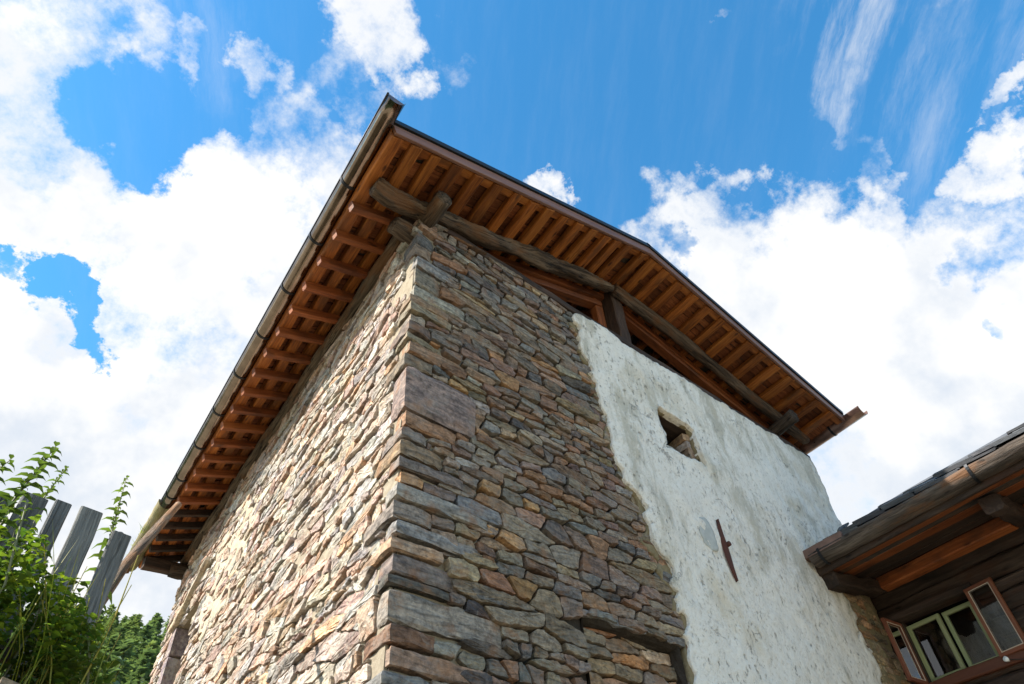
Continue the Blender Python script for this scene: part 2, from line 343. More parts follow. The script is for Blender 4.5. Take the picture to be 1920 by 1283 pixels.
def log_(mb, pts, rad, n=14, seg=24, wob=.012, tint=None, cap=True, squash=1.0):
    """gnarled round timber along points with radii"""
    P = [Vector(p) for p in pts]; tint = tint or rtint()
    cum = [0]
    for i in range(1, len(P)): cum.append(cum[-1] + (P[i] - P[i - 1]).length)
    def at(s):
        for i in range(1, len(P)):
            if s <= cum[i] + 1e-9:
                f = (s - cum[i - 1]) / max(cum[i] - cum[i - 1], 1e-9); return P[i - 1].lerp(P[i], f), rad[i - 1] + (rad[i] - rad[i - 1]) * f
        return P[-1], rad[-1]
    vs, gs, fs = [], [], []; off = random.uniform(0, 50); ph = [random.uniform(0, 6.28) for _ in range(6)]
    for i in range(seg + 1):
        s = cum[-1] * i / seg; c, r = at(s); c2, _ = at(min(s + .02, cum[-1])); c1, _ = at(max(s - .02, 0)); d = (c2 - c1).normalized()
        sd_ = d.cross(Vector((0, 0, 1))); sd_ = sd_.normalized() if sd_.length > 1e-3 else Vector((1, 0, 0)); u = sd_.cross(d)
        for j in range(n):
            a = 2 * math.pi * j / n
            rr = r * (1 + (.06 * math.sin(s * 9 + ph[4]) + .05 * math.sin(s * 23 + 2 * a + ph[5])) * min(1, wob * 60) + .07 * math.sin(3 * a + ph[0]) + .05 * math.sin(5 * a + ph[1] + s)) + wob * (math.sin(2 * a + s * 3.1 + ph[2]) + .7 * math.sin(3 * a + s * 6.7 + ph[3])) * .5 + random.uniform(-wob, wob) * .25
            vs.append(c + sd_ * (math.cos(a) * rr) + u * (math.sin(a) * rr * squash)); gs.append((s + off, math.cos(a) * r + off, math.sin(a) * r))
    for i in range(seg):
        for j in range(n):
            k = (j + 1) % n; fs.append((i * n + j, i * n + k, (i + 1) * n + k, (i + 1) * n + j))
    if cap: fs.append(tuple(reversed(range(n)))); fs.append(tuple(seg * n + j for j in range(n)))
    mb.add(vs, fs, gs, tint, True); return mb
def trough(mb, a, b, r, th, n=14, seg=1, wob=0.0, tint=(1, 1, 1), span=180, close=False):
    """half-round gutter, a->b is the centre of the rim"""
    a, b = Vector(a), Vector(b); d = b - a; L = d.length; d.normalize(); sd_ = d.cross(Vector((0, 0, 1))).normalized(); u = Vector((0, 0, 1))
    prof = []
    for i in range(n + 1):
        an = math.radians(-90 - span / 2 + span * i / n); prof.append((math.cos(an) * r, math.sin(an) * r))
    for i in range(n, -1, -1):
        an = math.radians(-90 - span / 2 + span * i / n); prof.append((math.cos(an) * (r - th), math.sin(an) * (r - th)))
    m = len(prof); vs, gs, fs = [], [], []; off = random.uniform(0, 50)
    for i in range(seg + 1):
        c = a + d * (L * i / seg); w = random.uniform(-wob, wob); w2 = random.uniform(-wob, wob)
        for x, y in prof:
            q = 1 + random.uniform(-wob, wob) * 3
            vs.append(c + sd_ * (x * q + w) + u * (y * q + w2)); gs.append((L * i / seg + off, x + off, y))
    for i in range(seg):
        for j in range(m):
            k = (j + 1) % m; fs.append((i * m + j, i * m + k, (i + 1) * m + k, (i + 1) * m + j))
    for e in (0, seg):
        for j in range(n): fs.append((e * m + j, e * m + j + 1, e * m + m - 2 - j, e * m + m - 1 - j))
    if close:
        fs.append(tuple(seg * m + j for j in range(n + 1)))
    mb.add(vs, fs, gs, tint, True); return mb
def box(mb, p, sx, sy, sz, tint=(1, 1, 1), rz=0.0, rx=0.0):
    M_ = Matrix.Rotation(rz, 3, 'Z') @ Matrix.Rotation(rx, 3, 'X'); off = random.uniform(0, 50); vs, gs = [], []
    for x in (-sx / 2, sx / 2):
        for y in (-sy / 2, sy / 2):
            for z in (-sz / 2, sz / 2):
                vs.append(Vector(p) + M_ @ Vector((x, y, z))); gs.append((x + off, y + off, z))
    mb.add(vs, [(0, 1, 3, 2), (4, 6, 7, 5), (0, 4, 5, 1), (2, 3, 7, 6), (0, 2, 6, 4), (1, 5, 7, 3)], gs, tint); return mb

_perm = rng.random((64, 64))
def vnoise(x, y):                              # cheap smooth 2-D value noise
    xi, yi = int(math.floor(x)), int(math.floor(y)); fx, fy = x - xi, y - yi
    fx = fx * fx * (3 - 2 * fx); fy = fy * fy * (3 - 2 * fy)
    a, b = _perm[xi % 64, yi % 64], _perm[(xi + 1) % 64, yi % 64]; c, d = _perm[xi % 64, (yi + 1) % 64], _perm[(xi + 1) % 64, (yi + 1) % 64]
    return (a + (b - a) * fx) * (1 - fy) + (c + (d - c) * fx) * fy
def fbm(x, y, o=3):
    s, a, n = 0, .5, 0
    for _ in range(o): s += a * vnoise(x, y); n += a; x, y, a = x * 2.1 + 7, y * 2.1 + 3, a * .5
    return s / n

# ------------------------------------------------------------------ setting: ground, hill, bank
mb = MB(); G = 900; mb.add([(-G, -G, 0), (G, -G, 0), (G, G, 0), (-G, G, 0)], [(0, 1, 2, 3)])
tag(mb.build('ground', 'ground'), kind='structure')
mb = MB(); na, nr = 60, 24; vs, fs = [], []
def hill_h(r, az):
    k = max(0, r - 45); top = .385 + .02 * math.sin(az * 5) + .012 * math.sin(az * 17)
    return min(k * .46, (r) * top) if r < 330 else 330 * top - (r - 330) * .1
for i in range(na + 1):
    az = R(45 + 75 * i / na)
    for j in range(nr + 1):
        r = 40 + 380 * j / nr; vs.append((CAM.x + math.cos(az) * r, CAM.y + math.sin(az) * r, hill_h(r, az) - .5))
for i in range(na):
    for j in range(nr): a = i * (nr + 1) + j; fs.append((a, a + 1, a + nr + 2, a + nr + 1))
mb.add(vs, fs, None, (1, 1, 1), True); tag(mb.build('hill', 'hill'), kind='structure')

# ------------------------------------------------------------------ stone walls
def clip(poly, nx, ny, c):
    out = []
    for i in range(len(poly)):
        p, q = poly[i], poly[(i + 1) % len(poly)]; dp = nx * p[0] + ny * p[1] - c; dq = nx * q[0] + ny * q[1] - c
        if dp <= 0: out.append(p)
        if (dp < 0) != (dq < 0) and abs(dp - dq) > 1e-12:
            f = dp / (dp - dq); out.append((p[0] + (q[0] - p[0]) * f, p[1] + (q[1] - p[1]) * f))
    return out
def area(poly): return .5 * sum(poly[i][0] * poly[(i + 1) % len(poly)][1] - poly[(i + 1) % len(poly)][0] * poly[i][1] for i in range(len(poly)))
def rubble(u0, u1, v0, v1, hmin, hmax, ratio, gap):
    """irregular coursed rubble: stretched Voronoi cells, polygons in wall coordinates"""
    seeds = []; v = v0 - .1; row = 0
    while v < v1 + .1:
        h = hmin + (hmax - hmin) * random.random() ** 1.25; u = u0 - random.uniform(0, .3)
        while u < u1 + .2:
            big = random.random() < .10
            w = max(.09, min(.72, h * random.uniform(*ratio))) * (1.25 if big else 1)
            if random.random() < .16 and h > .10:          # two thin slabs instead of one stone
                seeds.append((u + w / 2, v + h * .26)); seeds.append((u + w / 2 + random.uniform(-.04, .04), v + h * .78))
            else:
                seeds.append((u + w / 2, v + h / 2 + ((fbm(u * 1.3 + 17, row * 3.7) - .5) * .9 + random.uniform(-.07, .07)) * h))
                if random.random() < .06: seeds.pop()
            u += w
        v += h; row += 1
    A = np.array(seeds); K = .30; cells = []
    for i, (x, y) in enumerate(seeds):
        if not (u0 - .05 < x < u1 + .05 and v0 - .05 < y < v1 + .05): continue
        d = ((A[:, 0] - x) * K) ** 2 + (A[:, 1] - y) ** 2; near = np.argsort(d)[1:26]
        poly = [(x - 1.2, y - .4), (x + 1.2, y - .4), (x + 1.2, y + .4), (x - 1.2, y + .4)]
        for j in near:
            x2, y2 = seeds[j]; nx, ny = 2 * K * K * (x2 - x), 2 * (y2 - y)
            c = K * K * (x2 * x2 - x * x) + (y2 * y2 - y * y); l = math.hypot(nx, ny)
            if l < 1e-9: continue
            poly = clip(poly, nx, ny, c - l * gap * random.uniform(.3, .75))
            if len(poly) < 3: break
        for (nx, ny, c) in ((-1, 0, -u0), (1, 0, u1), (0, -1, -v0), (0, 1, v1)):
            if len(poly) >= 3: poly = clip(poly, nx, ny, c)
        if len(poly) >= 3 and abs(area(poly)) > .0012: cells.append(poly)
    return cells
def stone_mesh(mb, poly, fn, depth, tint, back=.05, rough=1.0):
    """fn(u, v, d) -> world; one rough stone with chipped rounded edges"""
    n0 = len(poly); pts = []
    for i in range(n0):
        p, q, r = poly[i - 1], poly[i], poly[(i + 1) % n0]
        l1 = math.hypot(p[0] - q[0], p[1] - q[1]); l2 = math.hypot(r[0] - q[0], r[1] - q[1])
        if l1 < .006: continue
        c1 = min(.28, .016 / max(l1, .01)) * random.choice((.1, .2, .5, 1.0, 2.6)); c2 = min(.28, .016 / max(l2, .01)) * random.choice((.1, .2, .5, 1.0, 2.6)); c1, c2 = min(c1, .45), min(c2, .45)
        pts.append((q[0] + (p[0] - q[0]) * c1, q[1] + (p[1] - q[1]) * c1)); pts.append((q[0] + (r[0] - q[0]) * c2, q[1] + (r[1] - q[1]) * c2))
    if len(pts) < 3: return False
    out = []
    for i in range(len(pts)):
        p, q = pts[i], pts[(i + 1) % len(pts)]; l = math.hypot(q[0] - p[0], q[1] - p[1]); out.append(p)
        m = int(l / .042)
        for k in range(1, m + 1):
            f = k / (m + 1); j = random.uniform(-.0075, .0065) * rough
            out.append((p[0] + (q[0] - p[0]) * f - (q[1] - p[1]) / l * j, p[1] + (q[1] - p[1]) * f + (q[0] - p[0]) / l * j))
    n = len(out); cx = sum(p[0] for p in out) / n; cy = sum(p[1] for p in out) / n
    tx, ty = random.gauss(0, .06), random.gauss(0, .13)
    vs, gs, fs = [], [], []; o = (random.uniform(0, 90), random.uniform(0, 90))
    tl = random.uniform(-.25, .25); ca, sa = math.cos(tl), math.sin(tl)
    def put(x, y, d):
        vs.append(fn(x, y, d)); a, b_ = x - cx, y - cy; gs.append((a * ca + b_ * sa + o[0], -a * sa + b_ * ca + o[1], d))
    def ins(p, e):
        dx, dy = cx - p[0], cy - p[1]; l = math.hypot(dx, dy) + 1e-9; k = min(e / l, .35)
        return p[0] + dx * k, p[1] + dy * k
    face = lambda x, y: depth + max(-.02, min(.02, tx * (x - cx) + ty * (y - cy)))
    for p in out: put(p[0], p[1], -back)
    for p in out: x, y = ins(p, random.uniform(0, .003)); put(x, y, face(x, y) - random.choice((.002, .003, .005, .012)) * rough)
    for p in out: x, y = ins(p, random.choice((.002, .003, .005, .012))); put(x, y, face(x, y) + random.uniform(-.004, .003) * rough)
    for p in out:
        k = random.uniform(.42, .55); x, y = p[0] + (cx - p[0]) * k, p[1] + (cy - p[1]) * k; put(x, y, face(x, y) + random.uniform(-.004, .005) * rough)
    put(cx, cy, face(cx, cy) + random.uniform(-.003, .006) * rough)
    for r_ in range(3):
        for j in range(n): k = (j + 1) % n; fs.append((r_ * n + j, r_ * n + k, (r_ + 1) * n + k, (r_ + 1) * n + j))
    for j in range(n): fs.append((3 * n + j, 3 * n + (j + 1) % n, 4 * n))
    mb.add(vs, fs, gs, tint); return True
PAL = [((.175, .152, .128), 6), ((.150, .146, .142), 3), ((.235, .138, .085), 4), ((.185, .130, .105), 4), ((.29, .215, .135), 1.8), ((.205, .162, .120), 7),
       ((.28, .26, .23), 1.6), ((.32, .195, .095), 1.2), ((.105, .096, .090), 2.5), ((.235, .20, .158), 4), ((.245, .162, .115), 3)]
PAL_S = [((.40, .325, .265), 6), ((.375, .345, .315), 5), ((.42, .295, .22), 4), ((.345, .25, .205), 3.5), ((.44, .375, .305), 4), ((.29, .265, .245), 2.5), ((.42, .275, .17), 1.2), ((.47, .435, .40), 2.5)]  # same stone made paler: sunlight and mortar smear put into the colour
def pick(pal):
    c = random.choices([p[0] for p in pal], [p[1] for p in pal])[0]; k = random.uniform(.66, 1.28); return tuple(x * k * random.uniform(.95, 1.05) for x in c)
def screen(p):
    q = np.array(p - CAM) ; c = MW.T @ q
    if c[2] < .05: return None
    return CX + FPX * c[0] / c[2], CY + FPX * c[1] / c[2]

gfn = lambda u, v, d: S(u, -d, v)              # gable wall: u to the right, v up, d out of the wall
sfn = lambda u, v, d: S(-d, u, v)              # eave wall: u away from the corner
WTOP = 5.24
PL_EDGE = [(5.3, 1.84), (5.03, 1.88), (4.74, 1.90), (4.45, 2.03), (4.07, 2.05), (3.84, 2.11), (3.49, 2.09), (3.24, 2.16), (3.14, 2.30), (2.94, 2.31), (2.75, 2.32), (2.61, 2.46), (2.31, 2.49), (2.12, 2.53), (1.84, 2.50), (1.72, 2.50), (0.5, 2.7), (-1.7, 2.8)]
def pl_left(v):
    for (a, ua), (b, ub) in zip(PL_EDGE, PL_EDGE[1:]):
        if v >= b: return ua + (ub - ua) * max(0, min(1, (a - v) / (a - b)))
    return PL_EDGE[-1][1]
PL_R = [(5.4, 6.3), (3.75, 6.3), (3.3, 5.40), (2.97, 5.52), (2.53, 5.50), (2.26, 5.42), (1.2, 5.2), (-1.7, 5.1)]
def pl_right(v):
    for (a, ua), (b, ub) in zip(PL_R, PL_R[1:]):
        if v >= b: return ua + (ub - ua) * max(0, min(1, (a - v) / (a - b)))
    return PL_R[-1][1]
WIN = (2.89, 3.47, 3.94, 4.44)                 # small window in the gable (u0, u1, v0, v1)
NICHE = (1.44, 2.42, 1.22, 1.97)
DOOR = (5.20, 6.15, -1.6, 3.95)                # opening near the far end of the eave wall

house = thing('stone_house', CORNER, 'tall rubble stone house with half plastered gable and wide orange wooden eaves', 'house')
def core(name, fn, u0, u1, v0, v1, holes, material, step=.07, amp=.012, dep=.45, rec=.034):
    mb = MB()
    def axis(a, b, cuts):
        k = [a, b] + [c for c in cuts if a < c < b]; k = sorted(set(k)); out = []
        for p, q in zip(k, k[1:]):
            m = max(1, int(round((q - p) / step))); out += [p + (q - p) * i / m for i in range(m)]
        return out + [b]
    us = axis(u0, u1, [c for h in holes for c in h[:2]]); vs_ = axis(v0, v1, [c for h in holes for c in h[2:4]])
    inh = lambda u, v: any(h[0] < u < h[1] and h[2] < v < h[3] for h in holes)
    verts = [fn(u, v, (fbm(u * 5, v * 7) - .5) * 2 * amp - rec) for u in us for v in vs_]; nv = len(vs_); fs = []
    for i in range(len(us) - 1):
        for j in range(nv - 1):
            if not inh((us[i] + us[i + 1]) / 2, (vs_[j] + vs_[j + 1]) / 2): fs.append((i * nv + j, (i + 1) * nv + j, (i + 1) * nv + j + 1, i * nv + j + 1))
    mb.add(verts, fs, None, (1, 1, 1), True)
    for h in holes:                             # rough reveals
        a, b, c, d = h[:4]; dp = h[4] if len(h) > 4 else dep; m = 7
        ring = [(a + (b - a) * i / m, c) for i in range(m)] + [(b, c + (d - c) * i / m) for i in range(m)] + [(b - (b - a) * i / m, d) for i in range(m)] + [(a, d - (d - c) * i / m) for i in range(m)]
        L = len(ring); vv = []
        for k in range(5):
            s = .10 * (k / 4) if len(h) > 4 else 0
            for (x, y) in ring:
                x2 = x + ((a + b) / 2 - x) * s; y2 = y + ((c + d) / 2 - y) * s
                j = 0 if k == 0 else .014; vv.append(fn(x2 + random.uniform(-j, j), y2 + random.uniform(-j, j), -dp * k / 4))
        ff = [(k * L + i, (k + 1) * L + i, (k + 1) * L + (i + 1) % L, k * L + (i + 1) % L) for k in range(4) for i in range(L)]
        ff.append(tuple(4 * L + i for i in range(L))); mb.add(vv, ff)
    # closed back so that the wall has its thickness
    b0 = [fn(u0, v0, -.6), fn(u1, v0, -.6), fn(u1, v1, -.6), fn(u0, v1, -.6), fn(u0, v0, 0), fn(u1, v0, 0), fn(u1, v1, 0), fn(u0, v1, 0)]
    mb.add(b0, [(0, 3, 2, 1), (3, 7, 6, 2), (0, 4, 7, 3), (1, 2, 6, 5)])
    return mb.build(name, material, house)
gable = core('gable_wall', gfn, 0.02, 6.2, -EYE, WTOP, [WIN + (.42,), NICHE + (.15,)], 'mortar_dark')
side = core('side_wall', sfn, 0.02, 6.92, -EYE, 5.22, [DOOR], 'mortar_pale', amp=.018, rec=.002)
mb = MB()                                       # the two walls out of sight
beam(mb, S(6.0, .3, 5.2), S(6.0, 6.9, 5.2), .45, 6.8); beam(mb, S(.3, 6.7, 5.2), S(5.8, 6.7, 5.2), .45, 6.8)
mb.build('rear_wall', 'mortar_pale', house)
mb = MB(); mb.add([S(.3, 6.9, 5.2), S(6.2, 6.9, 5.2), S(6.2, 6.9, 5.6), S(2.8, 6.9, 6.3), S(.3, 6.9, 5.4)], [(0, 1, 2, 3, 4)]); mb.build('rear_gable', 'attic', house)

# corner stones: photo heights along the corner and lengths along the gable
def zc(y): 
    p = ray(781 - .0745 * (y - 445), y); return p.z / math.hypot(p.x, p.y) * 3.5
QU = [(432, 456, 40), (456, 479, 35), (479, 500, 100), (500, 533, 58), (533, 556, 115), (556, 572, 75), (572, 588, 85), (588, 604, 30), (604, 625, 40), (625, 637, 60), (637, 663, 115),
      (663, 689, 45), (689, 770, 135), (770, 800, 95), (800, 824, 42), (824, 857, 72), (857, 880, 108), (880, 907, 38), (907, 941, 150), (941, 976, 53), (976, 1006, 140), (1006, 1035, 72),
      (1035, 1077, 120), (1077, 1100, 85), (1100, 1170, 172), (1170, 1210, 62), (1210, 1256, 150), (1256, 1288, 60), (1288, 1330, 140), (1330, 1370, 60), (1370, 1420, 150), (1420, 1460, 70)]
BIGC = {12: (.225, .17, .15), 18: (.24, .225, .20), 20: (.235, .225, .215), 24: (.255, .225, .19), 26: (.27, .18, .13), 10: (.26, .17, .11), 2: (.21, .205, .20), 13: (.28, .165, .10), 4: (.26, .245, .20)}
quoins = []                                     # (v0, v1, len_gable, len_side, tint)
for i, (a, b, l) in enumerate(QU):
    lg = l * .0043; ls = random.uniform(.10, .20) if lg > .32 else random.uniform(.18, .40)
    quoins.append((zc(b), zc(a), lg, ls, BIGC.get(i) or pick(PAL)))
VB = quoins[-1][0]
def block(mb, v0, v1, lg, ls, tint):
    """one corner stone with a face on both walls"""
    g = .005; v0, v1 = v0 + g, v1 - g; dg, ds = random.uniform(.004, .050), random.uniform(.0, .048)
    skew = random.uniform(-.02, .02); nu, nw, nz = max(3, int(lg / .09) + 2), max(3, int(ls / .09) + 2), 4
    path = [(lg - (lg + ds) * i / nu, -dg + (.5 - i / nu) * skew) for i in range(nu + 1)] + [(-ds, -dg + (ls + dg) * i / nw) for i in range(1, nw + 1)]
    tl, o = random.uniform(-.02, .02), random.uniform(0, 90); vs, gs = [], []; ends = len(path) - 1
    rows = [(0, .016), (.12, .003), (.5, 0), (.88, .003), (1, .016)]; e0, e1 = random.uniform(-.012, .014), random.uniform(-.012, .014); endj = [e0 + (e1 - e0) * k / 4 + random.uniform(-.006, .006) for k in range(5)]
    run = 0
    for r_, (f, inn) in enumerate(rows):
        run = 0
        for i, (x, t) in enumerate(path):
            e = .014 if i in (0, ends) else 0
            e2 = inn * random.uniform(.4, 1.5) + e + random.uniform(0, .010); cr = (i == nu)
            if cr: e2 = inn * random.uniform(.3, 1.3) + random.uniform(0, .012)
            z = v0 + (v1 - v0) * f + (random.uniform(-.007, .007) if 0 < r_ < 4 else random.uniform(0, .016) * (1 if r_ == 0 else -1))
            if i <= nu: x2, t2 = x + (e2 if cr else 0) - (endj[r_] if i == 0 else 0), t + e2
            else: x2, t2 = x + e2, t
            vs.append(S(x2, t2, z)); gs.append((x - t + o, z + o, 0))
    n = len(path); fs = [(r_ * n + i, r_ * n + i + 1, (r_ + 1) * n + i + 1, (r_ + 1) * n + i) for r_ in range(4) for i in range(n - 1)]
    base = len(vs)
    for z in (v0, v1):
        for x, t in ((lg, .05), (.06, .05), (.06, ls)): vs.append(S(x, t, z)); gs.append((o, z, 0))
    for r_, z0 in ((0, base), (4, base + 3)):
        ring = [r_ * n + i for i in range(n)] + [z0 + 2, z0 + 1, z0]; fs.append(tuple(ring))
    fs.append((0, n, 2 * n, 3 * n, 4 * n, base + 3, base)); fs.append((n - 1, base + 2, base + 5, 5 * n - 1, 4 * n - 1, 3 * n - 1, 2 * n - 1))
    mb.add(vs, fs, gs, tint)
def around_corner(cells, which):
    out = []
    mx = max(q[which] for q in quoins) + .02
    for poly in cells:
        if min(p[0] for p in poly) > mx or max(p[1] for p in poly) < VB: out.append(poly); continue
        lo, hi = min(p[1] for p in poly), max(p[1] for p in poly)
        if sum(p[1] for p in poly) / len(poly) > quoins[0][1]: out.append(poly); continue
        for q in quoins:
            if q[1] <= lo or q[0] >= hi: continue
            if min(p[0] for p in poly) > q[which] + .01:
                pass
            pc = clip(clip(poly, 0, -1, -q[0] - .004), 0, 1, q[1] - .004) if min(p[0] for p in poly) < q[which] else None
            if pc is None: out.append(('whole', poly)); break
            if len(pc) >= 3:
                pc = clip(pc, -1, 0, -q[which] - .006)
                if len(pc) >= 3 and abs(area(pc)) > .0010: out.append(pc)
    return [p[1] if isinstance(p, tuple) and p[0] == 'whole' else p for p in out]
stones = []                                     # (screen area, wall, builder)
def inside(poly, rect, m=0.0):
    cx = sum(p[0] for p in poly) / len(poly); cy = sum(p[1] for p in poly) / len(poly)
    return rect[0] - m < cx < rect[1] + m and rect[2] - m < cy < rect[3] + m
def carve(poly, rect):                          # trim a stone that reaches into an opening
    cx = sum(p[0] for p in poly) / len(poly); cy = sum(p[1] for p in poly) / len(poly); a, b, c, d = rect[:4]
    if a < cx < b and c < cy < d: return None
    if not (max(p[0] for p in poly) > a and min(p[0] for p in poly) < b and max(p[1] for p in poly) > c and min(p[1] for p in poly) < d): return poly
    o = {'l': a - cx, 'r': cx - b, 'b': c - cy, 't': cy - d}; k = max(o, key=o.get)
    q = clip(poly, 1, 0, a) if k == 'l' else clip(poly, -1, 0, -b) if k == 'r' else clip(poly, 0, 1, c) if k == 'b' else clip(poly, 0, -1, -d)
    return q if len(q) >= 3 and abs(area(q)) > .001 else None
def reg(poly, fn, wall, depth, tint, vis=True, rough=1.0):
    pts = [screen(fn(p[0], p[1], depth)) for p in poly]
    a = 0
    if vis and all(p is not None for p in pts):
        c = (sum(p[0] for p in pts) / len(pts), sum(p[1] for p in pts) / len(pts))
        if 0 < c[0] < 1920 and 0 < c[1] < 1283: a = abs(area(pts))
    stones.append((a, wall, lambda mb: stone_mesh(mb, poly, fn, depth, tint, .05, rough)))
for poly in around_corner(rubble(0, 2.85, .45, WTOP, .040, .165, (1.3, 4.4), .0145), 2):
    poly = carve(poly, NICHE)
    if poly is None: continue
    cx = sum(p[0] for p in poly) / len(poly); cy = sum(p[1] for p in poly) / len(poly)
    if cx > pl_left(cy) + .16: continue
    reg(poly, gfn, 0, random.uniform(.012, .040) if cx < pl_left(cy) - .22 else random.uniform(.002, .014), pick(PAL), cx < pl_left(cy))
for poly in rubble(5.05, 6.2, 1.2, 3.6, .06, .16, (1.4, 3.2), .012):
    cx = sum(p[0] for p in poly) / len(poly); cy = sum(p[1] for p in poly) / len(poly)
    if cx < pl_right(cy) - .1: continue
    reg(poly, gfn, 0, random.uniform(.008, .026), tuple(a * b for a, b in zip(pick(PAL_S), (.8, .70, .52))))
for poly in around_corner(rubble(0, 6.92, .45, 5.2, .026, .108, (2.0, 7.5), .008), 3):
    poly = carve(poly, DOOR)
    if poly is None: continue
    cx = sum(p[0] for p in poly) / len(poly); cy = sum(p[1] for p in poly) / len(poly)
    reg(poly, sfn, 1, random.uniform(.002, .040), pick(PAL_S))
for q in quoins:
    c = screen(S(0, 0, (q[0] + q[1]) / 2)); a = 4000 if c and 0 < c[1] < 1283 else 0
    stones.append((a, 2, lambda mb, q=q: (block(mb, *q), True)[1]))
stones.sort(key=lambda s: -s[0])
rest = {0: MB(), 1: MB()}
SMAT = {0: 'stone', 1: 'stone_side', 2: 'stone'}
for i, (a, wall, make) in enumerate(stones):
    if i < 300 and a > 0:
        mb = MB()
        if make(mb): mb.build('stone', SMAT[wall], gable if wall != 1 else side)
    else: make(rest[0 if wall != 1 else 1])
tag(rest[0].build('small_stones', 'stone', gable), kind='stuff'); tag(rest[1].build('small_stones', 'stone_side', side), kind='stuff')
# lintel and jamb stones of the niche, slab over the far opening
mb = MB(); beam(mb, S(1.38, .065, 2.0), S(2.48, .065, 2.012), .15, .035, seg=12, wob=.012, tint=(.19, .195, .20)); mb.build('niche_lintel', 'stone', gable)
nfn = lambda u, v, d: S(u, .115 - d, v)
for poly in rubble(NICHE[0] - .02, NICHE[1] + .03, NICHE[2], NICHE[3] - .01, .07, .16, (2.0, 5.0), .012):
    mb = MB()
    if stone_mesh(mb, poly, nfn, random.uniform(0, .05), tuple(a * b for a, b in zip(pick(PAL), (1.5, 1.3, 1.0)))): mb.build('niche_stone', 'stone', gable)
mb = MB(); beam(mb, S(.0, 5.05, 4.36), S(-.0, 6.25, 3.97), .17, .06, seg=8, wob=.014, tint=(.50, .42, .30)); mb.build('door_lintel', 'stone_side', side)
for k in range(9):
    mb = MB(); z = .7 + k * .36; beam(mb, S(-.03, 6.16, z + .35), S(.42, 6.16, z + .35), .14, .34, seg=4, wob=.014, tint=tuple(x * random.uniform(.7, 1.1) for x in (.27, .225, .18))); mb.build('jamb_stone', 'stone_side', side)

# ------------------------------------------------------------------ plaster on the gable
def coat(name, material, fn, u0, u1, v0, v1, inside_fn, d0, amp, step=.035, fr=(4, 4), parent=None, thick=.03):
    nu, nv = int((u1 - u0) / step), int((v1 - v0) / step); idx = {}; verts, faces = [], []
    ok = [[inside_fn(u0 + (i + .5) * step, v0 + (j + .5) * step) for j in range(nv)] for i in range(nu)]
    def vid(i, j, back=False):
        k = (i, j, back)
        if k not in idx:
            u, v = P2.get((i, j), (u0 + i * step, v0 + j * step)); idx[k] = len(verts)
            ju = (fbm(u * 23, v * 23 + 9) - .5) * step * 1.1; jv = (fbm(u * 23 + 31, v * 23) - .5) * step * 1.1
            d = (d0(u, v) if callable(d0) else d0) + (fbm(u * fr[0], v * fr[1], 4) - .5) * 2 * amp
            verts.append(fn(u + ju, v + jv, -thick if back else d))
        return idx[k]
    nb = {}                                     # soften the stepped outline
    for i in range(nu):
        for j in range(nv):
            if not ok[i][j]: continue
            for di, dj, e in ((-1, 0, ((i, j + 1), (i, j))), (1, 0, ((i + 1, j), (i + 1, j + 1))), (0, -1, ((i, j), (i + 1, j))), (0, 1, ((i + 1, j + 1), (i, j + 1)))):
                a, b_ = i + di, j + dj
                if not (0 <= a < nu and 0 <= b_ < nv and ok[a][b_]): nb.setdefault(e[0], []).append(e[1]); nb.setdefault(e[1], []).append(e[0])
    P2 = {k: (u0 + k[0] * step, v0 + k[1] * step) for k in nb}
    for _ in range(3): P2 = {k: ((P2[k][0] * 2 + sum(P2[q][0] for q in nb[k])) / (2 + len(nb[k])), (P2[k][1] * 2 + sum(P2[q][1] for q in nb[k])) / (2 + len(nb[k]))) for k in nb}
    for i in range(nu):
        for j in range(nv):
            if not ok[i][j]: continue
            faces.append((vid(i, j), vid(i + 1, j), vid(i + 1, j + 1), vid(i, j + 1)))
            for di, dj, e in ((-1, 0, ((i, j + 1), (i, j))), (1, 0, ((i + 1, j), (i + 1, j + 1))), (0, -1, ((i, j), (i + 1, j))), (0, 1, ((i + 1, j + 1), (i, j + 1)))):
                a, b_ = i + di, j + dj
                if not (0 <= a < nu and 0 <= b_ < nv and ok[a][b_]):
                    faces.append((vid(*e[1]), vid(*e[0]), vid(*e[0], True), vid(*e[1], True)))
    mb = MB(); mb.add(verts, faces, None, (1, 1, 1), True); return mb.build(name, material, parent)
def winhole(u, v, m=0.0):
    j = (fbm(u * 11, v * 11) - .5) * .09
    return WIN[0] - m + j < u < WIN[1] + m + j and WIN[2] - m + j < v < WIN[3] + m + j * .6
def in_plaster(u, v):
    e = (fbm(u * 3.3, v * 3.3 + 40, 3) - .5) * .20 + (fbm(u * 13, v * 13 + 7, 3) - .5) * .16
    return u > pl_left(v) + e and (u < pl_right(v) + e * 1.6 or v > 3.8) and not winhole(u, v) and v < WTOP - .03 + (fbm(u * 5, 3) - .5) * .1
def in_base(u, v):
    e = (fbm(u * 8 + 20, v * 8, 4) - .5) * .42
    return u > pl_left(v) - .035 + e and not winhole(u, v, -.01) and v < WTOP and not (NICHE[0] - .02 < u < NICHE[1] + .02 and NICHE[2] < v < NICHE[3] + .04)
coat('base_render', 'render_ochre', gfn, 1.6, 6.2, -1.55, 5.24, in_base, .010, .026, .034, (14, 14), house)
plaster = coat('plaster', 'plaster', gfn, 1.6, 6.2, -1.55, 5.24, in_plaster, lambda u, v: .036 + .018 * min(1, max(0, (u - pl_left(v)) / .30)), .022, .026, (5.5, 4.5), house)
def in_cream(u, v):
    e = (fbm(u * 4, v * 4 + 11, 4) - .5) * 1.3
    return (abs((u - 4.15) / .75) ** 2 + abs((v - 3.85) / .75) ** 2) < 1 + e * 1.2
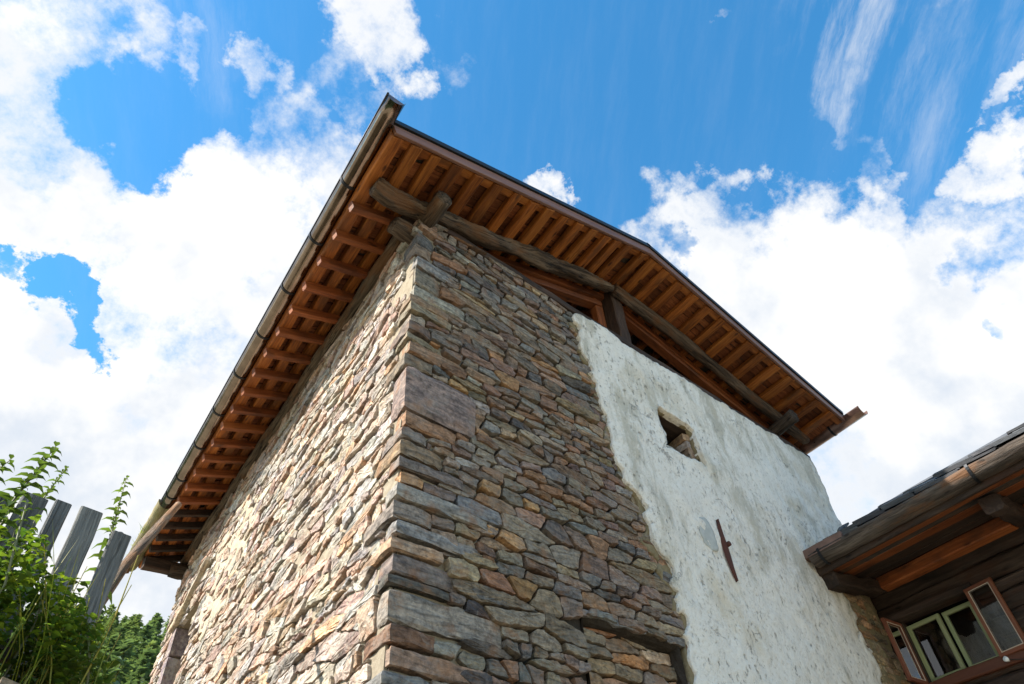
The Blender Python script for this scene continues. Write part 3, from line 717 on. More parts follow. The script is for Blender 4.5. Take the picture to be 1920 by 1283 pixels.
coat('render_patch', 'render_cream', sfn, 2.9, 5.15, 2.6, 4.9, in_cream, .021, .024, .035, (9, 12), house)
def in_patch(u, v): return ((u - 3.14) / .12) ** 2 + ((v - 3.08) / .17) ** 2 < 1 + (fbm(u * 9, v * 9) - .5) * .9
coat('repair_patch', 'patch_grey', gfn, 2.9, 3.45, 2.8, 3.35, in_patch, .064, .004, .02, (5, 5), house)
mb = MB(); beam(mb, S(WIN[0] - .06, .12, WIN[3] + .035), S(WIN[1] + .06, .12, WIN[3] + .03), .20, .05, seg=4, wob=.006); mb.build('window_lintel', 'dark_timber', house)
for k in range(5):
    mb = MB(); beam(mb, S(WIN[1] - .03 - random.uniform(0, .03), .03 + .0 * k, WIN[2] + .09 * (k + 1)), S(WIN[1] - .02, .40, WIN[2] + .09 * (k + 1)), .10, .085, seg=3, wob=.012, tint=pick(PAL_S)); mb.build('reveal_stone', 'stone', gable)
mb = MB(); beam(mb, S(WIN[0] + .03, .12, WIN[2] + .10), S(WIN[1] - .03, .16, WIN[2] + .07), .24, .12, seg=4, wob=.02, tint=(.34, .32, .27)); mb.build('window_sill_stone', 'stone', gable)

# iron wall anchor: tapered blade with a boss
mb = MB(); va, vb = 3.30, 2.70; vs = []
for k in range(13):
    f = k / 12; w = .004 + .046 * math.sin(math.pi * f) ** .8; z = va + (vb - va) * f; u = 3.355 + .012 * f
    for (a, d) in ((-w, .062), (0, .086), (w, .062), (0, .05)): vs.append(gfn(u + a, z, d))
fs = [(k * 4 + j, k * 4 + (j + 1) % 4, k * 4 + 4 + (j + 1) % 4, k * 4 + 4 + j) for k in range(12) for j in range(4)] + [(3, 2, 1, 0), (48, 49, 50, 51)]
mb.add(vs, fs); anchor = mb.build('wall_anchor', 'rust_iron', house)
mb = MB(); log_(mb, [gfn(3.385, 3.05, .03), gfn(3.385, 3.05, .105)], [.028, .022], 10, 3, .001); mb.build('boss', 'rust_iron', anchor)

# ------------------------------------------------------------------ roof timbers
ZR, XR = 6.30, 2.82                             # batten underside at the ridge
SL, SR = .348, .197
def zb(x): return ZR + SL * (x - XR) if x < XR else ZR - SR * (x - XR)
TV, TE = -.57, 7.35                             # verge, far end
UPL = Vector((-SL, 0, 1)).normalized(); UPR = Vector((SR, 0, 1)).normalized()
XLE, XRE = -.60, 6.53
mb = MB()
for (x0, x1) in ((XLE, XR), (XR, XRE)):         # roof covering: boards and cover above the shingles
    a = [S(x, t, zb(x) + dz) for dz in (.105, .165) for t in (TV - .03, TE) for x in (x0, x1)]
    mb.add(a, [(0, 2, 3, 1), (4, 5, 7, 6), (0, 1, 5, 4), (2, 6, 7, 3), (0, 4, 6, 2), (1, 3, 7, 5)])
roof = mb.build('roof', 'attic', house)
LB = [-.545, -.36, -.165, .06, .29, .53, .77, .985, 1.19, 1.41, 1.63, 1.85, 2.07, 2.24, 2.43]
RB = [2.72, 2.93, 3.13, 3.36, 3.61, 3.86, 4.11, 4.36, 4.61, 4.86, 5.13, 5.40, 5.67, 5.95, 6.24]
for x in LB + RB:
    mb = MB(); w = random.uniform(.098, .122); t0 = TV + random.uniform(0, .012)
    beam(mb, S(x, t0, zb(x) + .075), S(x, TE - .05, zb(x) + .075), w, .075 + random.uniform(-.004, .006), UPL if x < XR else UPR, .010, 14, .004, rtint(.66, 1.25)); mb.build('batten', 'larch', roof)
# rafters under the battens
for i in range(22):
    t = .17 + .338 * i
    if t > 7.25: break
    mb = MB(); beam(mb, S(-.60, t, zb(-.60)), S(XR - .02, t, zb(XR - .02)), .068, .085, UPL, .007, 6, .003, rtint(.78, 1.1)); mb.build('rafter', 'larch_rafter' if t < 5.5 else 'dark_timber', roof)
    if i % 3 == 0:
        mb = MB(); beam(mb, S(XR + .02, t, zb(XR + .02)), S(XRE, t, zb(XRE)), .075, .10, UPR, .007, 2, .002); mb.build('rafter', 'larch_rafter', roof)
# shingles seen from below: singly over the gable overhang, as one mass over the eave
xs = sorted(LB + [XR] + RB); xs = [XLE] + xs + [XRE]
mass = MB()
for x0, x1 in zip(xs, xs[1:]):
    for (ta, tb, single) in ((TV + .01, .16, True), (.16, TE - .03, False)):
        if not single and x0 > 0.2: continue
        t = ta
        while t < tb - .01:
            w = min(random.uniform(.07, .17), tb - t); m2 = MB() if single else mass; z = random.uniform(.078, .096)
            rows = [(x0, x1)] if random.random() < .72 or x1 - x0 < .12 else [(x0, x0 + (x1 - x0) * random.uniform(.4, .6)), None]
            if rows[-1] is None: rows[-1] = (rows[0][1], x1)
            for k, (a, c) in enumerate(rows):
                zz = z + .012 * k; up = UPL if x0 < XR else UPR
                beam(m2, S(a + .002, t + w / 2, zb(a) + zz + .014), S(c - .002, t + w / 2, zb(c) + zz + .014), w - random.uniform(.003, .012), .014, up, .001, 1, 0, rtint(.55, 1.35))
            if single: m2.build('shingle', 'shingle', roof)
            t += w
tag(mass.build('eave_shingles', 'shingle', roof), kind='stuff')
# verge: inner strip, fascia board, dark metal drip edge
for (x0, x1, up) in ((XLE + .03, XR, UPL), (XR, XRE - .05, UPR)):
    mb = MB(); beam(mb, S(x0, TV + .05, zb(x0) + .082), S(x1, TV + .05, zb(x1) + .082), .085, .045, up, .004, 20, .002); mb.build('verge_strip', 'larch', roof)
    mb = MB(); beam(mb, S(x0 - .02, TV - .018, zb(x0) + .118), S(x1, TV - .018, zb(x1) + .118), .030, .105, up, .004, 10, .001); mb.build('fascia_board', 'brown_board', roof)
    mb = MB(); beam(mb, S(x0 - .04, TV - .022, zb(x0) + .175), S(x1, TV - .022, zb(x1) + .175), .060, .054, up, .003); mb.build('drip_edge', 'black_strap', roof)
for (x, up) in ((XLE + .012, UPL), (XRE, UPR)):
    mb = MB(); beam(mb, S(x, TV, zb(x) + .15), S(x, TE, zb(x) + .15), .02, .07, Vector((0, 0, 1)), .004, 8, .001); mb.build('eave_board', 'larch', roof)

# old grey timbers of the gable
def zl(x): return zb(x) - .076
mb = MB(); log_(mb, [S(-.50, -.10, zl(-.5) + .03), S(-.36, -.09, zl(-.36) - .02), S(-.05, -.07, zl(-.05) - .005), S(.35, -.05, zl(.35) + .005), S(.7, -.05, zl(.7) - .025), S(1.15, -.04, zl(1.15) + .004), S(1.5, -.05, zl(1.5) - .03), S(1.9, -.03, zl(1.9) + .0), S(2.3, -.03, zl(2.3) - .02), S(2.62, -.02, zl(2.62) - .01)], [.075, .088, .070, .084, .092, .072, .086, .068, .076, .062], 22, 90, .026, (1.0, .84, .68)); mb.build('rafter_log', 'weathered', house)
mb = MB(); log_(mb, [S(2.70, -.02, zl(2.7)), S(3.6, -.03, zl(3.6) + .01), S(4.8, -.04, zl(4.8)), S(5.55, -.04, zl(5.55)), S(6.28, -.05, zl(6.28) + .01)], [.07, .072, .068, .066, .06], 16, 44, .010, (.85, .72, .62)); mb.build('rafter_log', 'weathered', house)
for (a, b_, o) in ((.35, 2.60, .20), (2.95, 5.9, .165)):
    mb = MB(); up = UPL if a < XR else UPR
    beam(mb, S(a, .20, zb(a) - o + .05), S(b_, .20, zb(b_) - o + .05), .12, .075, up, .01, 10, .004, (.7, .7, .7)); mb.build('inner_rafter', 'larch_rafter', house)
mb = MB(); beam(mb, S(-.12, .06, WTOP + .075), S(6.24, .06, WTOP + .075), .17, .085, seg=26, wob=.006); mb.build('tie_beam', 'dark_timber', house)
mb = MB(); beam(mb, S(2.79, .03, WTOP + .06), S(2.79, .03, zb(2.79) - .03), .17, .17, Vector((0, -1, 0)), .012, 8, .005, (1.15, 1.05, 1.0)); mb.build('king_post', 'dark_timber', house)
mb = MB(); beam(mb, S(2.60, .17, WTOP + .06), S(2.60, .17, zb(2.6) - .12), .13, .10, Vector((0, -1, 0)), .01, 5, .004); mb.build('inner_post', 'larch_rafter', house)
# wall plates and beam ends at the corners
mb = MB(); log_(mb, [S(.10, -.30, 5.235), S(.09, .0, 5.225), S(.05, .6, 5.22)], [.082, .088, .09], 14, 14, .014, (.9, .78, .66)); mb.build('plate_end', 'weathered', house)
mb = MB(); log_(mb, [S(-.20, .10, 5.06), S(-.02, .12, 5.07), S(.3, .15, 5.08)], [.082, .09, .09], 12, 12, .016, (.95, .82, .70)); mb.build('beam_end', 'weathered', house)
mb = MB(); log_(mb, [S(-.03, .20, 5.21), S(-.03, 3.0, 5.20), S(-.03, 6.95, 5.20)], [.075, .07, .075], 12, 30, .012, (.95, .88, .74)); mb.build('wall_plate', 'weathered', house)
mb = MB(); log_(mb, [S(5.62, -.30, 5.50), S(5.64, .0, 5.49), S(5.66, .5, 5.48)], [.088, .085, .085], 14, 12, .012, (.5, .45, .42)); mb.build('plate_end', 'weathered', house)
mb = MB(); log_(mb, [S(-.22, 6.86, 5.0), S(.2, 6.8, 5.02)], [.09, .09], 12, 6, .02, (.5, .45, .4)); mb.build('beam_end', 'weathered', house)

# gutters with straps
GX, GZ, GR = -.668, 5.235, .077
mb = MB(); trough(mb, S(GX, -.80, GZ), S(GX, 5.62, GZ - .03), GR, .004, 20, 40, .0008, close=False); gut = mb.build('gutter', 'gutter_metal', house)
mb = MB(); log_(mb, [S(GX - GR, -.80, GZ), S(GX - GR, 5.62, GZ - .03)], [.009, .009], 8, 10, 0); mb.build('gutter_bead', 'black_strap', gut)
mb = MB(); c = S(GX, -.795, GZ); vs = [c] + [c + Vector((math.cos(R(a)) * GR, 0, math.sin(R(a)) * GR)) for a in range(180, 361, 12)]
mb.add(vs, [(0, i, i + 1) for i in range(1, len(vs) - 1)]); mb.build('gutter_cap', 'copper_brown', gut)
def strap(t, x, z, r, par, m_='black_strap'):
    mb = MB(); n = 16; vs = []
    for i in range(n + 1):
        a = R(175 + 190 * i / n)
        for (dr, dt) in ((.002, -.014), (.008, -.014), (.008, .014), (.002, .014)): vs.append(S(x + math.cos(a) * (r + dr), t + dt, z + math.sin(a) * (r + dr)))
    fs = [(i * 4 + j, i * 4 + (j + 1) % 4, i * 4 + 4 + (j + 1) % 4, i * 4 + 4 + j) for i in range(n) for j in range(4)]
    mb.add(vs, fs); mb.build('strap', m_, par)
for t in (.07, .745, 1.42, 2.10, 2.78, 3.48, 4.18, 4.92, 5.36): strap(t, GX, GZ - .005 * t, GR, gut)
mb = MB(); trough(mb, S(6.575, -.85, 5.69), S(6.575, 7.2, 5.66), .10, .004, 18, 20, .0006); g2 = mb.build('gutter', 'copper_brown', house)
for t in (-.35, .8, 2.0): strap(t, 6.575, 5.69, .10, g2)
# old hollow wooden gutter at the far end, with moss and a spout
mb = MB(); trough(mb, S(GX, 5.62, GZ + .0), S(GX - .02, 7.38, GZ - .06), .105, .03, 14, 16, .006); wg = mb.build('wooden_gutter', 'mossy_wood', house)
mb = MB(); log_(mb, [S(GX - .02, 7.30, GZ - .17), S(GX - .20, 7.34, GZ - .22), S(GX - .42, 7.36, GZ - .30)], [.05, .055, .045], 10, 10, .01); mb.build('spout', 'gutter_wood', wg)
mb = MB(); beam(mb, S(-.58, 6.9, zb(-.58) - .02), S(.25, 6.9, zb(-.58) + .02), .14, .16, seg=6, wob=.006); mb.build('end_beam', 'dark_timber', house)
mb = MB()
for k in range(70):
    t = random.uniform(6.3, 7.35); p = S(GX - random.uniform(.02, .12), t, GZ - random.uniform(0, .1)); a = random.uniform(0, 6.28); l = random.uniform(.05, .16); q = p + Vector((math.cos(a) * l * .6, math.sin(a) * l * .5, random.uniform(-.6, .7) * l)); s_ = Vector((.006, .004, .003))
    mb.add([p - s_, p + s_, q], [(0, 1, 2)], None, rtint(.8, 1.6))
tag(mb.build('gutter_grass', 'grass_blade', wg), kind='stuff')

# ------------------------------------------------------------------ log house on the right
lh = thing('log_house', S(6.25, -2, -EYE), 'dark log house with slate roof, timber gutter and open casement window', 'house')
XW = 6.25; TN = -4.2
def zs(x): return 3.46 + .56 * (x - 5.05)
UPH = Vector((-.56, 0, 1)).normalized()
WZ0, WZ1, WT0, WT1 = 2.36, 2.97, -.17, -.96
z = -EYE; hs = []
while z < 3.55:
    h = random.uniform(.17, .23)
    if z < WZ0 - .09 < z + h: h = WZ0 - .09 - z
    if z < WZ1 + .03 < z + h and z > WZ0 - .1: h = WZ1 + .03 - z
    if h < .04: h = .04
    hs.append((z, h)); z += h
for z, h in hs:
    spans = [(.25, TN)] if not (z + h > WZ0 - .08 and z < WZ1 + .02) else [(.25, WT0 + .06), (WT1 - .06, TN)]
    for a, b_ in spans:
        mb = MB(); beam(mb, S(XW + .10 + random.uniform(-.012, .012), a, z + h - .004), S(XW + .10, b_, z + h - .004), .2, h - .008, seg=max(2, int(abs(a - b_) * 6)), wob=.007, ch=.03, tint=rtint(.7, 1.3)); mb.build('wall_log', 'dark_timber', lh)
mb = MB(); beam(mb, S(XW + 2.45, .2, 4.2), S(XW + 2.45, TN, 4.2), 4.0, 5.7); mb.build('room_block', 'room_dark', lh)  # solid block, its near-black colour stands in for the unlit room
# window: frame, sill, two green inner casements, two brown outer casements swung open
mb = MB(); beam(mb, S(XW + .02, WT0 + .10, WZ0), S(XW + .02, WT1 - .45, WZ0), .16, .10, seg=6, wob=.003, tint=(.6, .6, .6)); mb.build('window_sill', 'red_frame', lh)
def casement(p0, p1, z0, z1, bar, frame_mat, name, putty=True):
    """frame between two hinge-plan points"""
    p0, p1 = Vector(p0), Vector(p1); d = (p1 - p0); w = d.length; d.normalize(); nrm_ = d.cross(Vector((0, 0, 1)))
    mb = MB(); zb_, zt = z0 + EYE, z1 + EYE
    def bar_(a, b_, ww, up): beam(mb, a, b_, .038, ww, up, .004, 2, .0008)
    A, B = Vector((p0.x, p0.y, 0)), Vector((p1.x, p1.y, 0))
    bar_(A + Vector((0, 0, zt)), B + Vector((0, 0, zt)), bar, Vector((0, 0, 1)))
    bar_(A + Vector((0, 0, zb_ + bar)), B + Vector((0, 0, zb_ + bar)), bar, Vector((0, 0, 1)))
    bar_(A + Vector((0, 0, zb_ + bar - .002)), A + Vector((0, 0, zt - bar + .002)), bar, -d); bar_(B + Vector((0, 0, zb_ + bar - .002)), B + Vector((0, 0, zt - bar + .002)), bar, d)
    o = mb.build(name, frame_mat, lh)
    if putty:
        mb = MB(); e = .007
        for s in (-1, 1):
            n2 = nrm_ * (.0145 * s); a, b_ = A + d * (bar + .001) + n2, B - d * (bar + .001) + n2
            for (q, r_, up) in ((a + Vector((0, 0, zt - bar - .001)), b_ + Vector((0, 0, zt - bar - .001)), Vector((0, 0, 1))), (a + Vector((0, 0, zb_ + bar + e + .001)), b_ + Vector((0, 0, zb_ + bar + e + .001)), Vector((0, 0, 1))),
                                (a + Vector((0, 0, zb_ + bar + e + .002)), a + Vector((0, 0, zt - bar - e - .002)), -d), (b_ + Vector((0, 0, zb_ + bar + e + .002)), b_ + Vector((0, 0, zt - bar - e - .002)), d)):
                beam(mb, q, r_, .006, e, up, .001)
        mb.build('putty', 'pale_putty', o)
    g = MB(); a, b_ = A + d * bar * .8, B - d * bar * .8
    n2 = nrm_ * .0015
    vs = [a + n2 + Vector((0, 0, zb_ + bar * .8)), b_ + n2 + Vector((0, 0, zb_ + bar * .8)), b_ + n2 + Vector((0, 0, zt - bar * .8)), a + n2 + Vector((0, 0, zt - bar * .8))]
    g.add(vs, [(0, 1, 2, 3)]); g.build('pane', 'glass', o); return o
casement(S(XW + .07, WT0 - .03, 0), S(XW + .07, -.575, 0), WZ0 + .01, WZ1 - .02, .042, 'green_frame', 'inner_casement', False)
casement(S(XW + .11, -.60, 0), S(XW + .11, WT1 + .03, 0), WZ0 + .01, WZ1 - .02, .042, 'green_frame', 'inner_casement', False)
casement(S(XW - .03, WT0 - .01, 0), S(XW - .36, WT0 + .02, 0), WZ0 - .02, WZ1, .034, 'red_frame', 'outer_casement')
casement(S(XW - .06, WT1 + .0, 0), S(XW - .085, WT1 - .29, 0), WZ0 - .03, WZ1 + .03, .034, 'red_frame', 'outer_casement')
for (t, w) in ((WT0 + .02, .05), (WT1 - .02, .05)):
    mb = MB(); beam(mb, S(XW + .05, t, WZ0), S(XW + .05, t, WZ1 + .02), .12, w, Vector((0, 1, 0))); mb.build('window_jamb', 'dark_timber', lh)
mb = MB(); log_(mb, [S(XW - .02, -1.0, 2.30), S(XW - .06, -1.0, 2.30)], [.011, .011], 8, 2, 0); log_(mb, [S(XW - .045, -1.0, 2.30), S(XW - .10, -1.0, 2.30)], [.020, .024], 12, 4, 0); mb.build('insulator', 'porcelain', lh)
mb = MB(); log_(mb, [S(XW - .08, -1.0, 2.30), S(XW - .06, -1.15, 2.25), S(XW - .05, -1.5, 2.20), S(XW - .05, -2.4, 2.2)], [.004] * 4, 6, 12, 0); mb.build('cable', 'cable_black', lh)
# eave: rafters, soffit boards, timber gutter, slates
def zf(x): return 3.25 + .19 * (x - 5.05)
UPF = Vector((-.19, 0, 1)).normalized()
for i, t in enumerate((-.13, -1.80, -3.4)):
    mb = MB(); beam(mb, S(5.06 if i == 0 else 5.22, t, zf(5.06 if i == 0 else 5.22) - .012), S(6.16, t, zf(6.16) - .012), .17, .15, UPF, .02, 9, .014, rtint(.6, .9)); mb.build('joist', 'dark_timber', lh)
x = 5.02; k = 0
while x < 6.2:
    w = (.20, .16, .22, .25, .2, .25, .2)[k]; w = min(w, 6.24 - x); mb = MB(); xm = x + w / 2
    beam(mb, S(xm, -.015, zf(xm) + .03 + (.008 if k % 2 else 0)), S(xm, TN, zf(xm) + .03), w - .008, .035, UPF, .004, 10, .003, rtint(.6, .85)); mb.build('soffit_board', 'larch_rafter' if k in (0, 2) else 'gutter_wood' if k == 1 else 'dark_timber', lh); x += w; k += 1
mb = MB(); beam(mb, S(5.035, -.01, 3.47), S(5.035, TN, 3.47), .03, .24, seg=6, wob=.002); mb.build('eave_board', 'dark_timber', lh)
for a, b_ in ((-.22, -1.71), (-1.89, -3.31)):
    mb = MB(); beam(mb, S(6.13, a, zf(6.13) - .02), S(6.13, b_, zf(6.13) - .02), .16, .13, seg=8, wob=.003, tint=(1.2, 1.2, 1.2)); mb.build('wall_plate', 'larch_rafter', lh)
mb = MB(); beam(mb, S(XW - .03, WT0 + .08, WZ1 + .09), S(XW - .03 + .08, WT1 - .08, WZ1 + .09), .20, .07, seg=3, wob=.003); mb.build('window_header', 'dark_timber', lh)
mb = MB(); a = [S(x_, t, zs(x_) + dz) for dz in (-.02, .03) for t in (-.01, TN) for x_ in (5.0, 9.5)]
mb.add(a, [(0, 2, 3, 1), (4, 5, 7, 6), (0, 1, 5, 4), (2, 6, 7, 3), (0, 4, 6, 2), (1, 3, 7, 5)]); mb.build('roof_deck', 'attic', lh)
for r_ in range(3):
    t = -.02
    while t > TN:
        w = random.uniform(.26, .48); x0 = 4.93 + r_ * .30 + random.uniform(-.035, .035); zz = .045 + r_ * .012 + random.uniform(0, .022)
        mb = MB(); beam(mb, S(x0, t - w / 2, zs(x0) + zz + .02), S(x0 + .5, t - w / 2, zs(x0 + .5) + zz - .005), w - random.uniform(.0, .02), random.uniform(.018, .032), UPH, .004, 4, .007, rtint(.7, 1.3)); mb.build('roof_slate', 'slate', lh); t -= w
mb = MB(); a = [S(x_, t, zs(x_) + dz) for dz in (.035, .07) for t in (-.01, TN) for x_ in (5.7, 9.5)]
mb.add(a, [(0, 2, 3, 1), (4, 5, 7, 6), (0, 1, 5, 4), (2, 6, 7, 3), (0, 4, 6, 2), (1, 3, 7, 5)]); mb.build('roof_cover', 'slate', lh)
mb = MB(); trough(mb, S(4.98, -.10, 3.40), S(4.98, TN, 3.39), .112, .035, 16, 40, .004); tg = mb.build('timber_gutter', 'gutter_wood', lh)
for t in (-.22, -1.86, -3.4): strap(t, 4.98, 3.40, .116, tg)
mb = MB(); beam(mb, S(4.885, -.012, 3.47), S(4.885, -.52, 3.46), .03, .085, seg=3, wob=.001); beam(mb, S(4.93, -.012, 3.385), S(4.93, -.50, 3.385), .13, .012); mb.build('metal_flashing', 'copper_brown', lh)
for k in range(5):
    mb = MB(); x0 = 5.95 + k * .06; beam(mb, S(x0, -.05, zs(x0) + .10), S(x0 + .12, -.05, zs(x0 + .12) + .12), .10, .02, UPH, .003, 2, .004); mb.build('flashing_slate', 'slate', lh)

# ------------------------------------------------------------------ bank, retaining wall, fence and growth at the left
BZ = .86 + EYE                                 # top of the bank
mb = MB(); vs, fs = [], []; nx, ny = 16, 14
for i in range(nx + 1):
    for j in range(ny + 1):
        x = -7.0 + 5.78 * i / nx; y = -.42 + 6 * j / ny; vs.append((x, y, BZ - .06 + .05 * math.sin(x * 3 + y * 2) + .05 * y * .3 + .04 * (fbm(x * 2, y * 2) - .5)))
for i in range(nx):
    for j in range(ny): a = i * (ny + 1) + j; fs.append((a, a + ny + 1, a + ny + 2, a + 1))
mb.add(vs, fs, None, (1, 1, 1), True); tag(mb.build('bank', 'soil'), kind='structure')
rw = thing('retaining_wall', Vector((-3, -.45, 0)), 'low dry stone retaining wall under the picket fence', 'wall')
mb = MB(); box(mb, (-4.1, -.30, (BZ - .1) / 2), 5.76, .30, BZ - .1); box(mb, (-1.32, 2.4, (BZ - .1) / 2), .20, 5.6, BZ - .1); mb.build('wall_core', 'mortar_dark', rw)
z = 0.02
while z < BZ - .05:
    h = min(random.uniform(.12, .22), BZ - .02 - z); h = max(h, .05); x = -6.9
    while x < -1.24:
        w = random.uniform(.2, .5); w = min(w, -1.22 - x); mb = MB()
        if w > .06 and x + w > -4.2:
            beam(mb, (x + .01, -.43, z + h - .01), (x + w - .01, -.43, z + h - .01), .12, h - .012, seg=3, wob=.012, tint=pick(PAL)); mb.build('stone', 'stone', rw)
        x += w
    z += h
def on_fence(px, py, dist):
    r = ray(px, py); k = dist / math.hypot(r.x, r.y); return CAM + r * k
fence = thing('picket_fence', Vector((-1.6, .3, BZ)), 'weathered grey wooden picket fence overgrown with nettles', 'fence')
FD = [(-300, 890, 3.15, .10, 0), (-238, 897, 3.16, .09, 0), (-176, 902, 3.17, .10, 0), (-114, 908, 3.19, .095, 0), (-52, 915, 3.20, .105, 0), (6, 922, 3.22, .105, .05), (68, 926, 3.24, .100, .0), (121, 938, 3.32, .070, .0), (178, 953, 3.28, .098, .0), (224, 1002, 3.36, .086, .0)]
base_f = []
for (px, py, dist, w, ln) in FD:
    p = on_fence(px, py, dist); base_f.append(p); mb = MB(); bz = BZ - .1
    sh = random.uniform(-.012, .012)
    beam(mb, (p.x, p.y, bz), (p.x + sh, p.y + random.uniform(-.02, .02), p.z), w, .026, Vector((.14, -1, 0)), .006, 8, .0015, rtint(.85, 1.1))
    mb.build('picket', 'fence_wood', fence)
mb = MB(); a, b_ = base_f[0], base_f[-1]; zr = a.z - .28
beam(mb, (a.x - .3, a.y + .055, zr + .0), (b_.x + .03, b_.y + .055, zr - .10), .045, .075, seg=5, wob=.004); mb.build('rail', 'dark_timber', fence)
mb = MB(); q = base_f[-1]; log_(mb, [(q.x + .012, q.y + .05, BZ - .1), (q.x + .012, q.y + .05, q.z + .035)], [.014, .013], 8, 6, .001); mb.build('post_rod', 'fence_wood', fence)
# pole leaning behind the fence
p1 = on_fence(335, 946, 4.4); p0 = on_fence(236, 1058, 3.9); mb = MB(); d = (p0 - p1)
log_(mb, [p0 + d * 1.1 + Vector((0, 0, -.35)), p0, p0.lerp(p1, .6), p1], [.028, .026, .024, .020], 10, 24, .004, (1.5, 1.35, 1.2)); po = mb.build('wooden_pole', 'weathered')
tag(po, 'pale bare wooden pole leaning behind the fence towards the eave', 'pole')

def leaf(mb, p, d, up, l, w, tint, droop=.25):
    d = d.normalized(); s = d.cross(up); s = s.normalized() if s.length > 1e-3 else Vector((1, 0, 0)); u = s.cross(d)
    a = p + d * (l * .35) - u * (l * .02); b_ = p + d * (l * .72) - Vector((0, 0, l * droop * .35)); tip = p + d * l - Vector((0, 0, l * droop))
    k = w * .18
    vs = [p, a + s * (w * .5) + u * k, a - s * (w * .5) + u * k, a, b_ + s * (w * .33) + u * k * .7, b_ - s * (w * .33) + u * k * .7, b_, tip]
    mb.add(vs, [(0, 3, 1), (0, 2, 3), (1, 3, 6, 4), (3, 2, 5, 6), (4, 6, 7), (6, 5, 7)], None, tint, True)
def stalk(mb, pts, r):
    log_(mb, pts, [r] * (len(pts) - 1) + [r * .4], 5, max(6, len(pts) * 3), 0, rtint(), False)
def nettle(base, top, n, l, label, group=None, bend=.1, name='nettle_plant'):
    base, top = Vector(base), Vector(top); H = (top - base).length; mid = base.lerp(top, .5) + Vector((random.uniform(-bend, bend), random.uniform(-bend, bend), .02))
    pts = [base, base.lerp(mid, .5) + Vector((random.uniform(-.02, .02), 0, 0)), mid, mid.lerp(top, .55), top]
    e = thing(name, base, label, 'plant', group); ms, ml = MB(), MB(); stalk(ms, pts, .0045)
    for i in range(n):
        f = .22 + .78 * i / (n - 1); k = f * (len(pts) - 1); j = min(int(k), len(pts) - 2); p = pts[j].lerp(pts[j + 1], k - j); a0 = i * 1.57 + random.uniform(-.3, .3)
        sz = l * (1.05 - .62 * max(0, f - .45) / .55) * random.uniform(.8, 1.2)
        for s in (0, math.pi):
            if random.random() < .08: continue
            a = a0 + s; d = Vector((math.cos(a), math.sin(a), random.uniform(.05, .5))); t = rtint(.75, 1.35)
            leaf(ml, p, d, Vector((0, 0, 1)), sz, sz * .5, t, random.uniform(.3, .75))
        if f > .4 and random.random() < .6:
            for _ in range(3):
                a = random.uniform(0, 6.28); leaf(ml, p, Vector((math.cos(a), math.sin(a), .3)), Vector((0, 0, 1)), sz * .45, sz * .16, (1.1, 1.05, .7), .8)
    ms.build('stem', 'stem', e); ml.build('leaves', 'nettle_leaf', e); return e
for (px, py, dist, n, l, lab) in ((104, 838, 3.15, 40, .11, 'tall nettle arching highest over the left end of the fence'), (122, 880, 3.45, 34, .095, 'nettle with drooping leaves rising between the second and third pickets'),
                                  (237, 897, 3.75, 34, .10, 'slender nettle rising behind the widest grey picket'), (20, 862, 3.0, 38, .105, 'bushy nettle at the left edge above the fence')):
    tp = on_fence(px, py, dist); lean = -.28 if px in (104, 20) else -.05
    nettle((tp.x + lean, tp.y - .05, BZ - .06), tp, n, l, lab)
for k in range(56):                              # the thicket before and behind the pickets
    px = random.uniform(-260, 190); far_ = random.random(); dist = 2.72 + .60 * far_
    hi = 1120 - 90 * math.exp(-((px - 40) / 70) ** 2) + random.uniform(-40, 70) - (60 if px < 90 else 0)
    if px > 90: hi = max(hi, 1130 + random.uniform(0, 100))
    tp = on_fence(px, hi, dist)
    if tp.z < BZ + .1: tp.z = BZ + random.uniform(.1, .2)
    nettle((tp.x + random.uniform(-.12, .12), tp.y + random.uniform(-.05, .05), BZ - .06), tp, random.randint(11, 16), random.uniform(.05, .085), 'leafy nettle in the dense green thicket around the fence foot', 'nettles around the fence foot')
mb = MB()
for k in range(9200):                            # small-leaved ground cover climbing through the thicket
    px = random.uniform(-330, 240); dist = random.uniform(2.66, 3.15); top = 1000 if px < 70 else 1000 + (px - 70) * 1.5
    py = top + (1300 - top) * random.random() ** .8 + 20 * math.sin(px * .07) + random.uniform(-25, 25)
    p = on_fence(px, py, dist)
    if p.z < BZ - .1 or p.y < -.32 or (px > 150 and random.random() < .6) or (px > 205): continue
    if fbm(p.x * 9 + 50, p.z * 9, 2) < .47: continue
    a = random.uniform(0, 6.28); d = Vector((math.cos(a), math.sin(a), random.uniform(-.4, .6))); l = random.uniform(.022, .05)
    leaf(mb, p, d, Vector((random.uniform(-.5, .5), random.uniform(-.5, .5), 1)), l, l * random.uniform(.45, .75), random.choice([rtint(.5, 1.5), rtint(.5, 1.5), (1.5, 1.35, .8), (.6, .8, .9)]), random.uniform(0, .4))
tag(mb.build('undergrowth', 'bush_leaf'), 'small leaved green undergrowth covering the bank under the fence', 'undergrowth', kind='stuff')
mb = MB()
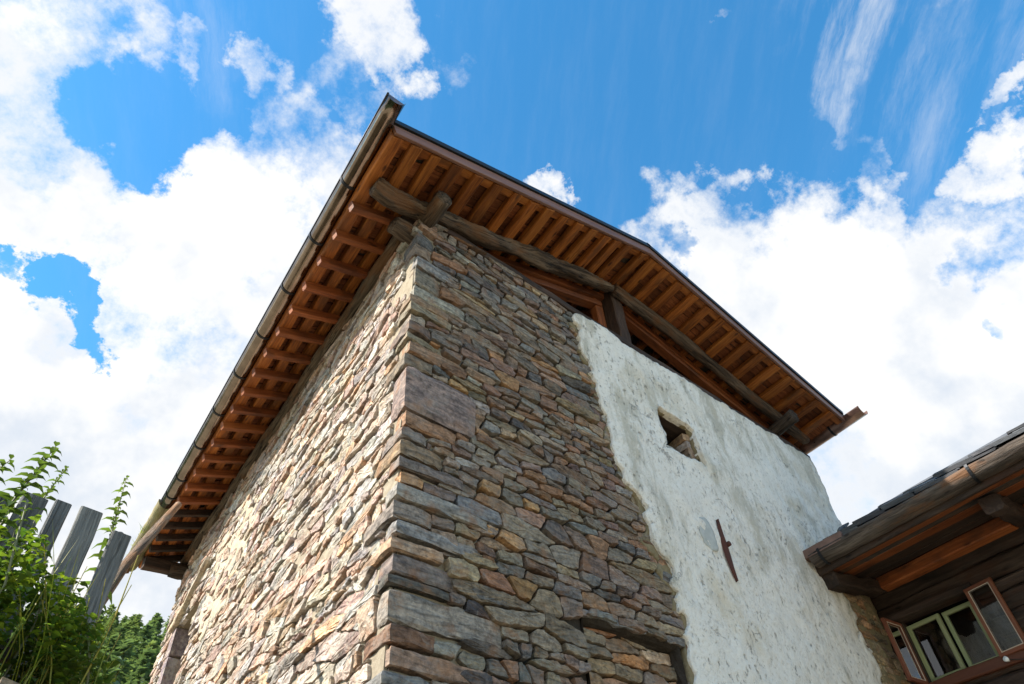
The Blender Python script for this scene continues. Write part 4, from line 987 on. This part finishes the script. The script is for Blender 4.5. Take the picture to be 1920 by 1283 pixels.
for k in range(130):
    px = random.uniform(-300, 200); dist = random.uniform(2.7, 3.3); p = on_fence(px, 1285, dist); p.z = BZ - .05; l = random.uniform(.25, .75) * (1 if px < 90 else .45); a = random.uniform(0, 6.28)
    dr = Vector((math.cos(a), math.sin(a), 0)); w = dr.cross(Vector((0, 0, 1))) * random.uniform(.0012, .003); be = random.uniform(.1, .5)
    pts = [p + Vector((0, 0, l * f)) + dr * (l * be * f * f) - Vector((0, 0, l * .3 * be * f ** 3)) for f in (0, .35, .7, 1)]
    mb.add([pts[0] - w, pts[0] + w, pts[1] - w, pts[1] + w, pts[2] - w * .7, pts[2] + w * .7, pts[3]], [(0, 1, 3, 2), (2, 3, 5, 4), (4, 5, 6)], None, random.choice([rtint(.8, 1.4), (1.5, 1.1, .7), (1.3, 1.2, .5)]))
for k in range(40):
    px = random.uniform(-60, 150); p = on_fence(px, 1285, random.uniform(2.7, 3.2)); p.z = BZ - .05; l = random.uniform(.25, .6); a = random.uniform(-.6, .5)
    q = p + Vector((math.sin(a) * l * .7, random.uniform(-.1, .1), l)); log_(mb, [p, p.lerp(q, .5) + Vector((.02, 0, .02)), q], [.0035, .003, .0015], 4, 5, 0, random.choice([(1.9, 1.25, .9), (1.5, 1.0, .8), (2.2, 1.6, 1.3)]), False)
tag(mb.build('grass', 'grass_blade'), 'long green and straw coloured grass blades among the nettles', 'grass', kind='stuff')

# ------------------------------------------------------------------ far wood on the hillside
mb = MB(); fr_ = np.random.default_rng(5)
def conifer(base, h, w, tint):
    base = Vector(base); log_(mb, [base, base + Vector((0, 0, h * .9))], [h * .014, h * .004], 5, 3, 0, (.9, .7, .5), False)
    for k in range(230):
        f = fr_.random() ** .75; z = h * (.10 + .90 * f); r = w * .5 * (1 - f) ** .65 * (.35 + .75 * fr_.random()) * (1 + .25 * math.sin(f * 17 + base.x)); a = fr_.random() * 6.283
        c = base + Vector((math.cos(a) * r, math.sin(a) * r, z)); s = h * .050 * (.6 + fr_.random())
        d = Vector((math.cos(a), math.sin(a), fr_.random() * .9 - .35)).normalized(); e = Vector((-math.sin(a), math.cos(a), fr_.random() * .6 - .3)) * s * .6
        t_ = .7 + .6 * fr_.random(); mb.add([c - e, c + d * s, c + e, c - d * s * .5 + Vector((0, 0, s * .5))], [(0, 1, 2, 3)], None, tuple(x * t_ for x in tint))
for k in range(600):
    az = R(72 + 34 * fr_.random()); r = 95 + 250 * fr_.random() ** 1.1
    x, y = CAM.x + math.cos(az) * r, CAM.y + math.sin(az) * r; h = 9 + 8 * fr_.random()
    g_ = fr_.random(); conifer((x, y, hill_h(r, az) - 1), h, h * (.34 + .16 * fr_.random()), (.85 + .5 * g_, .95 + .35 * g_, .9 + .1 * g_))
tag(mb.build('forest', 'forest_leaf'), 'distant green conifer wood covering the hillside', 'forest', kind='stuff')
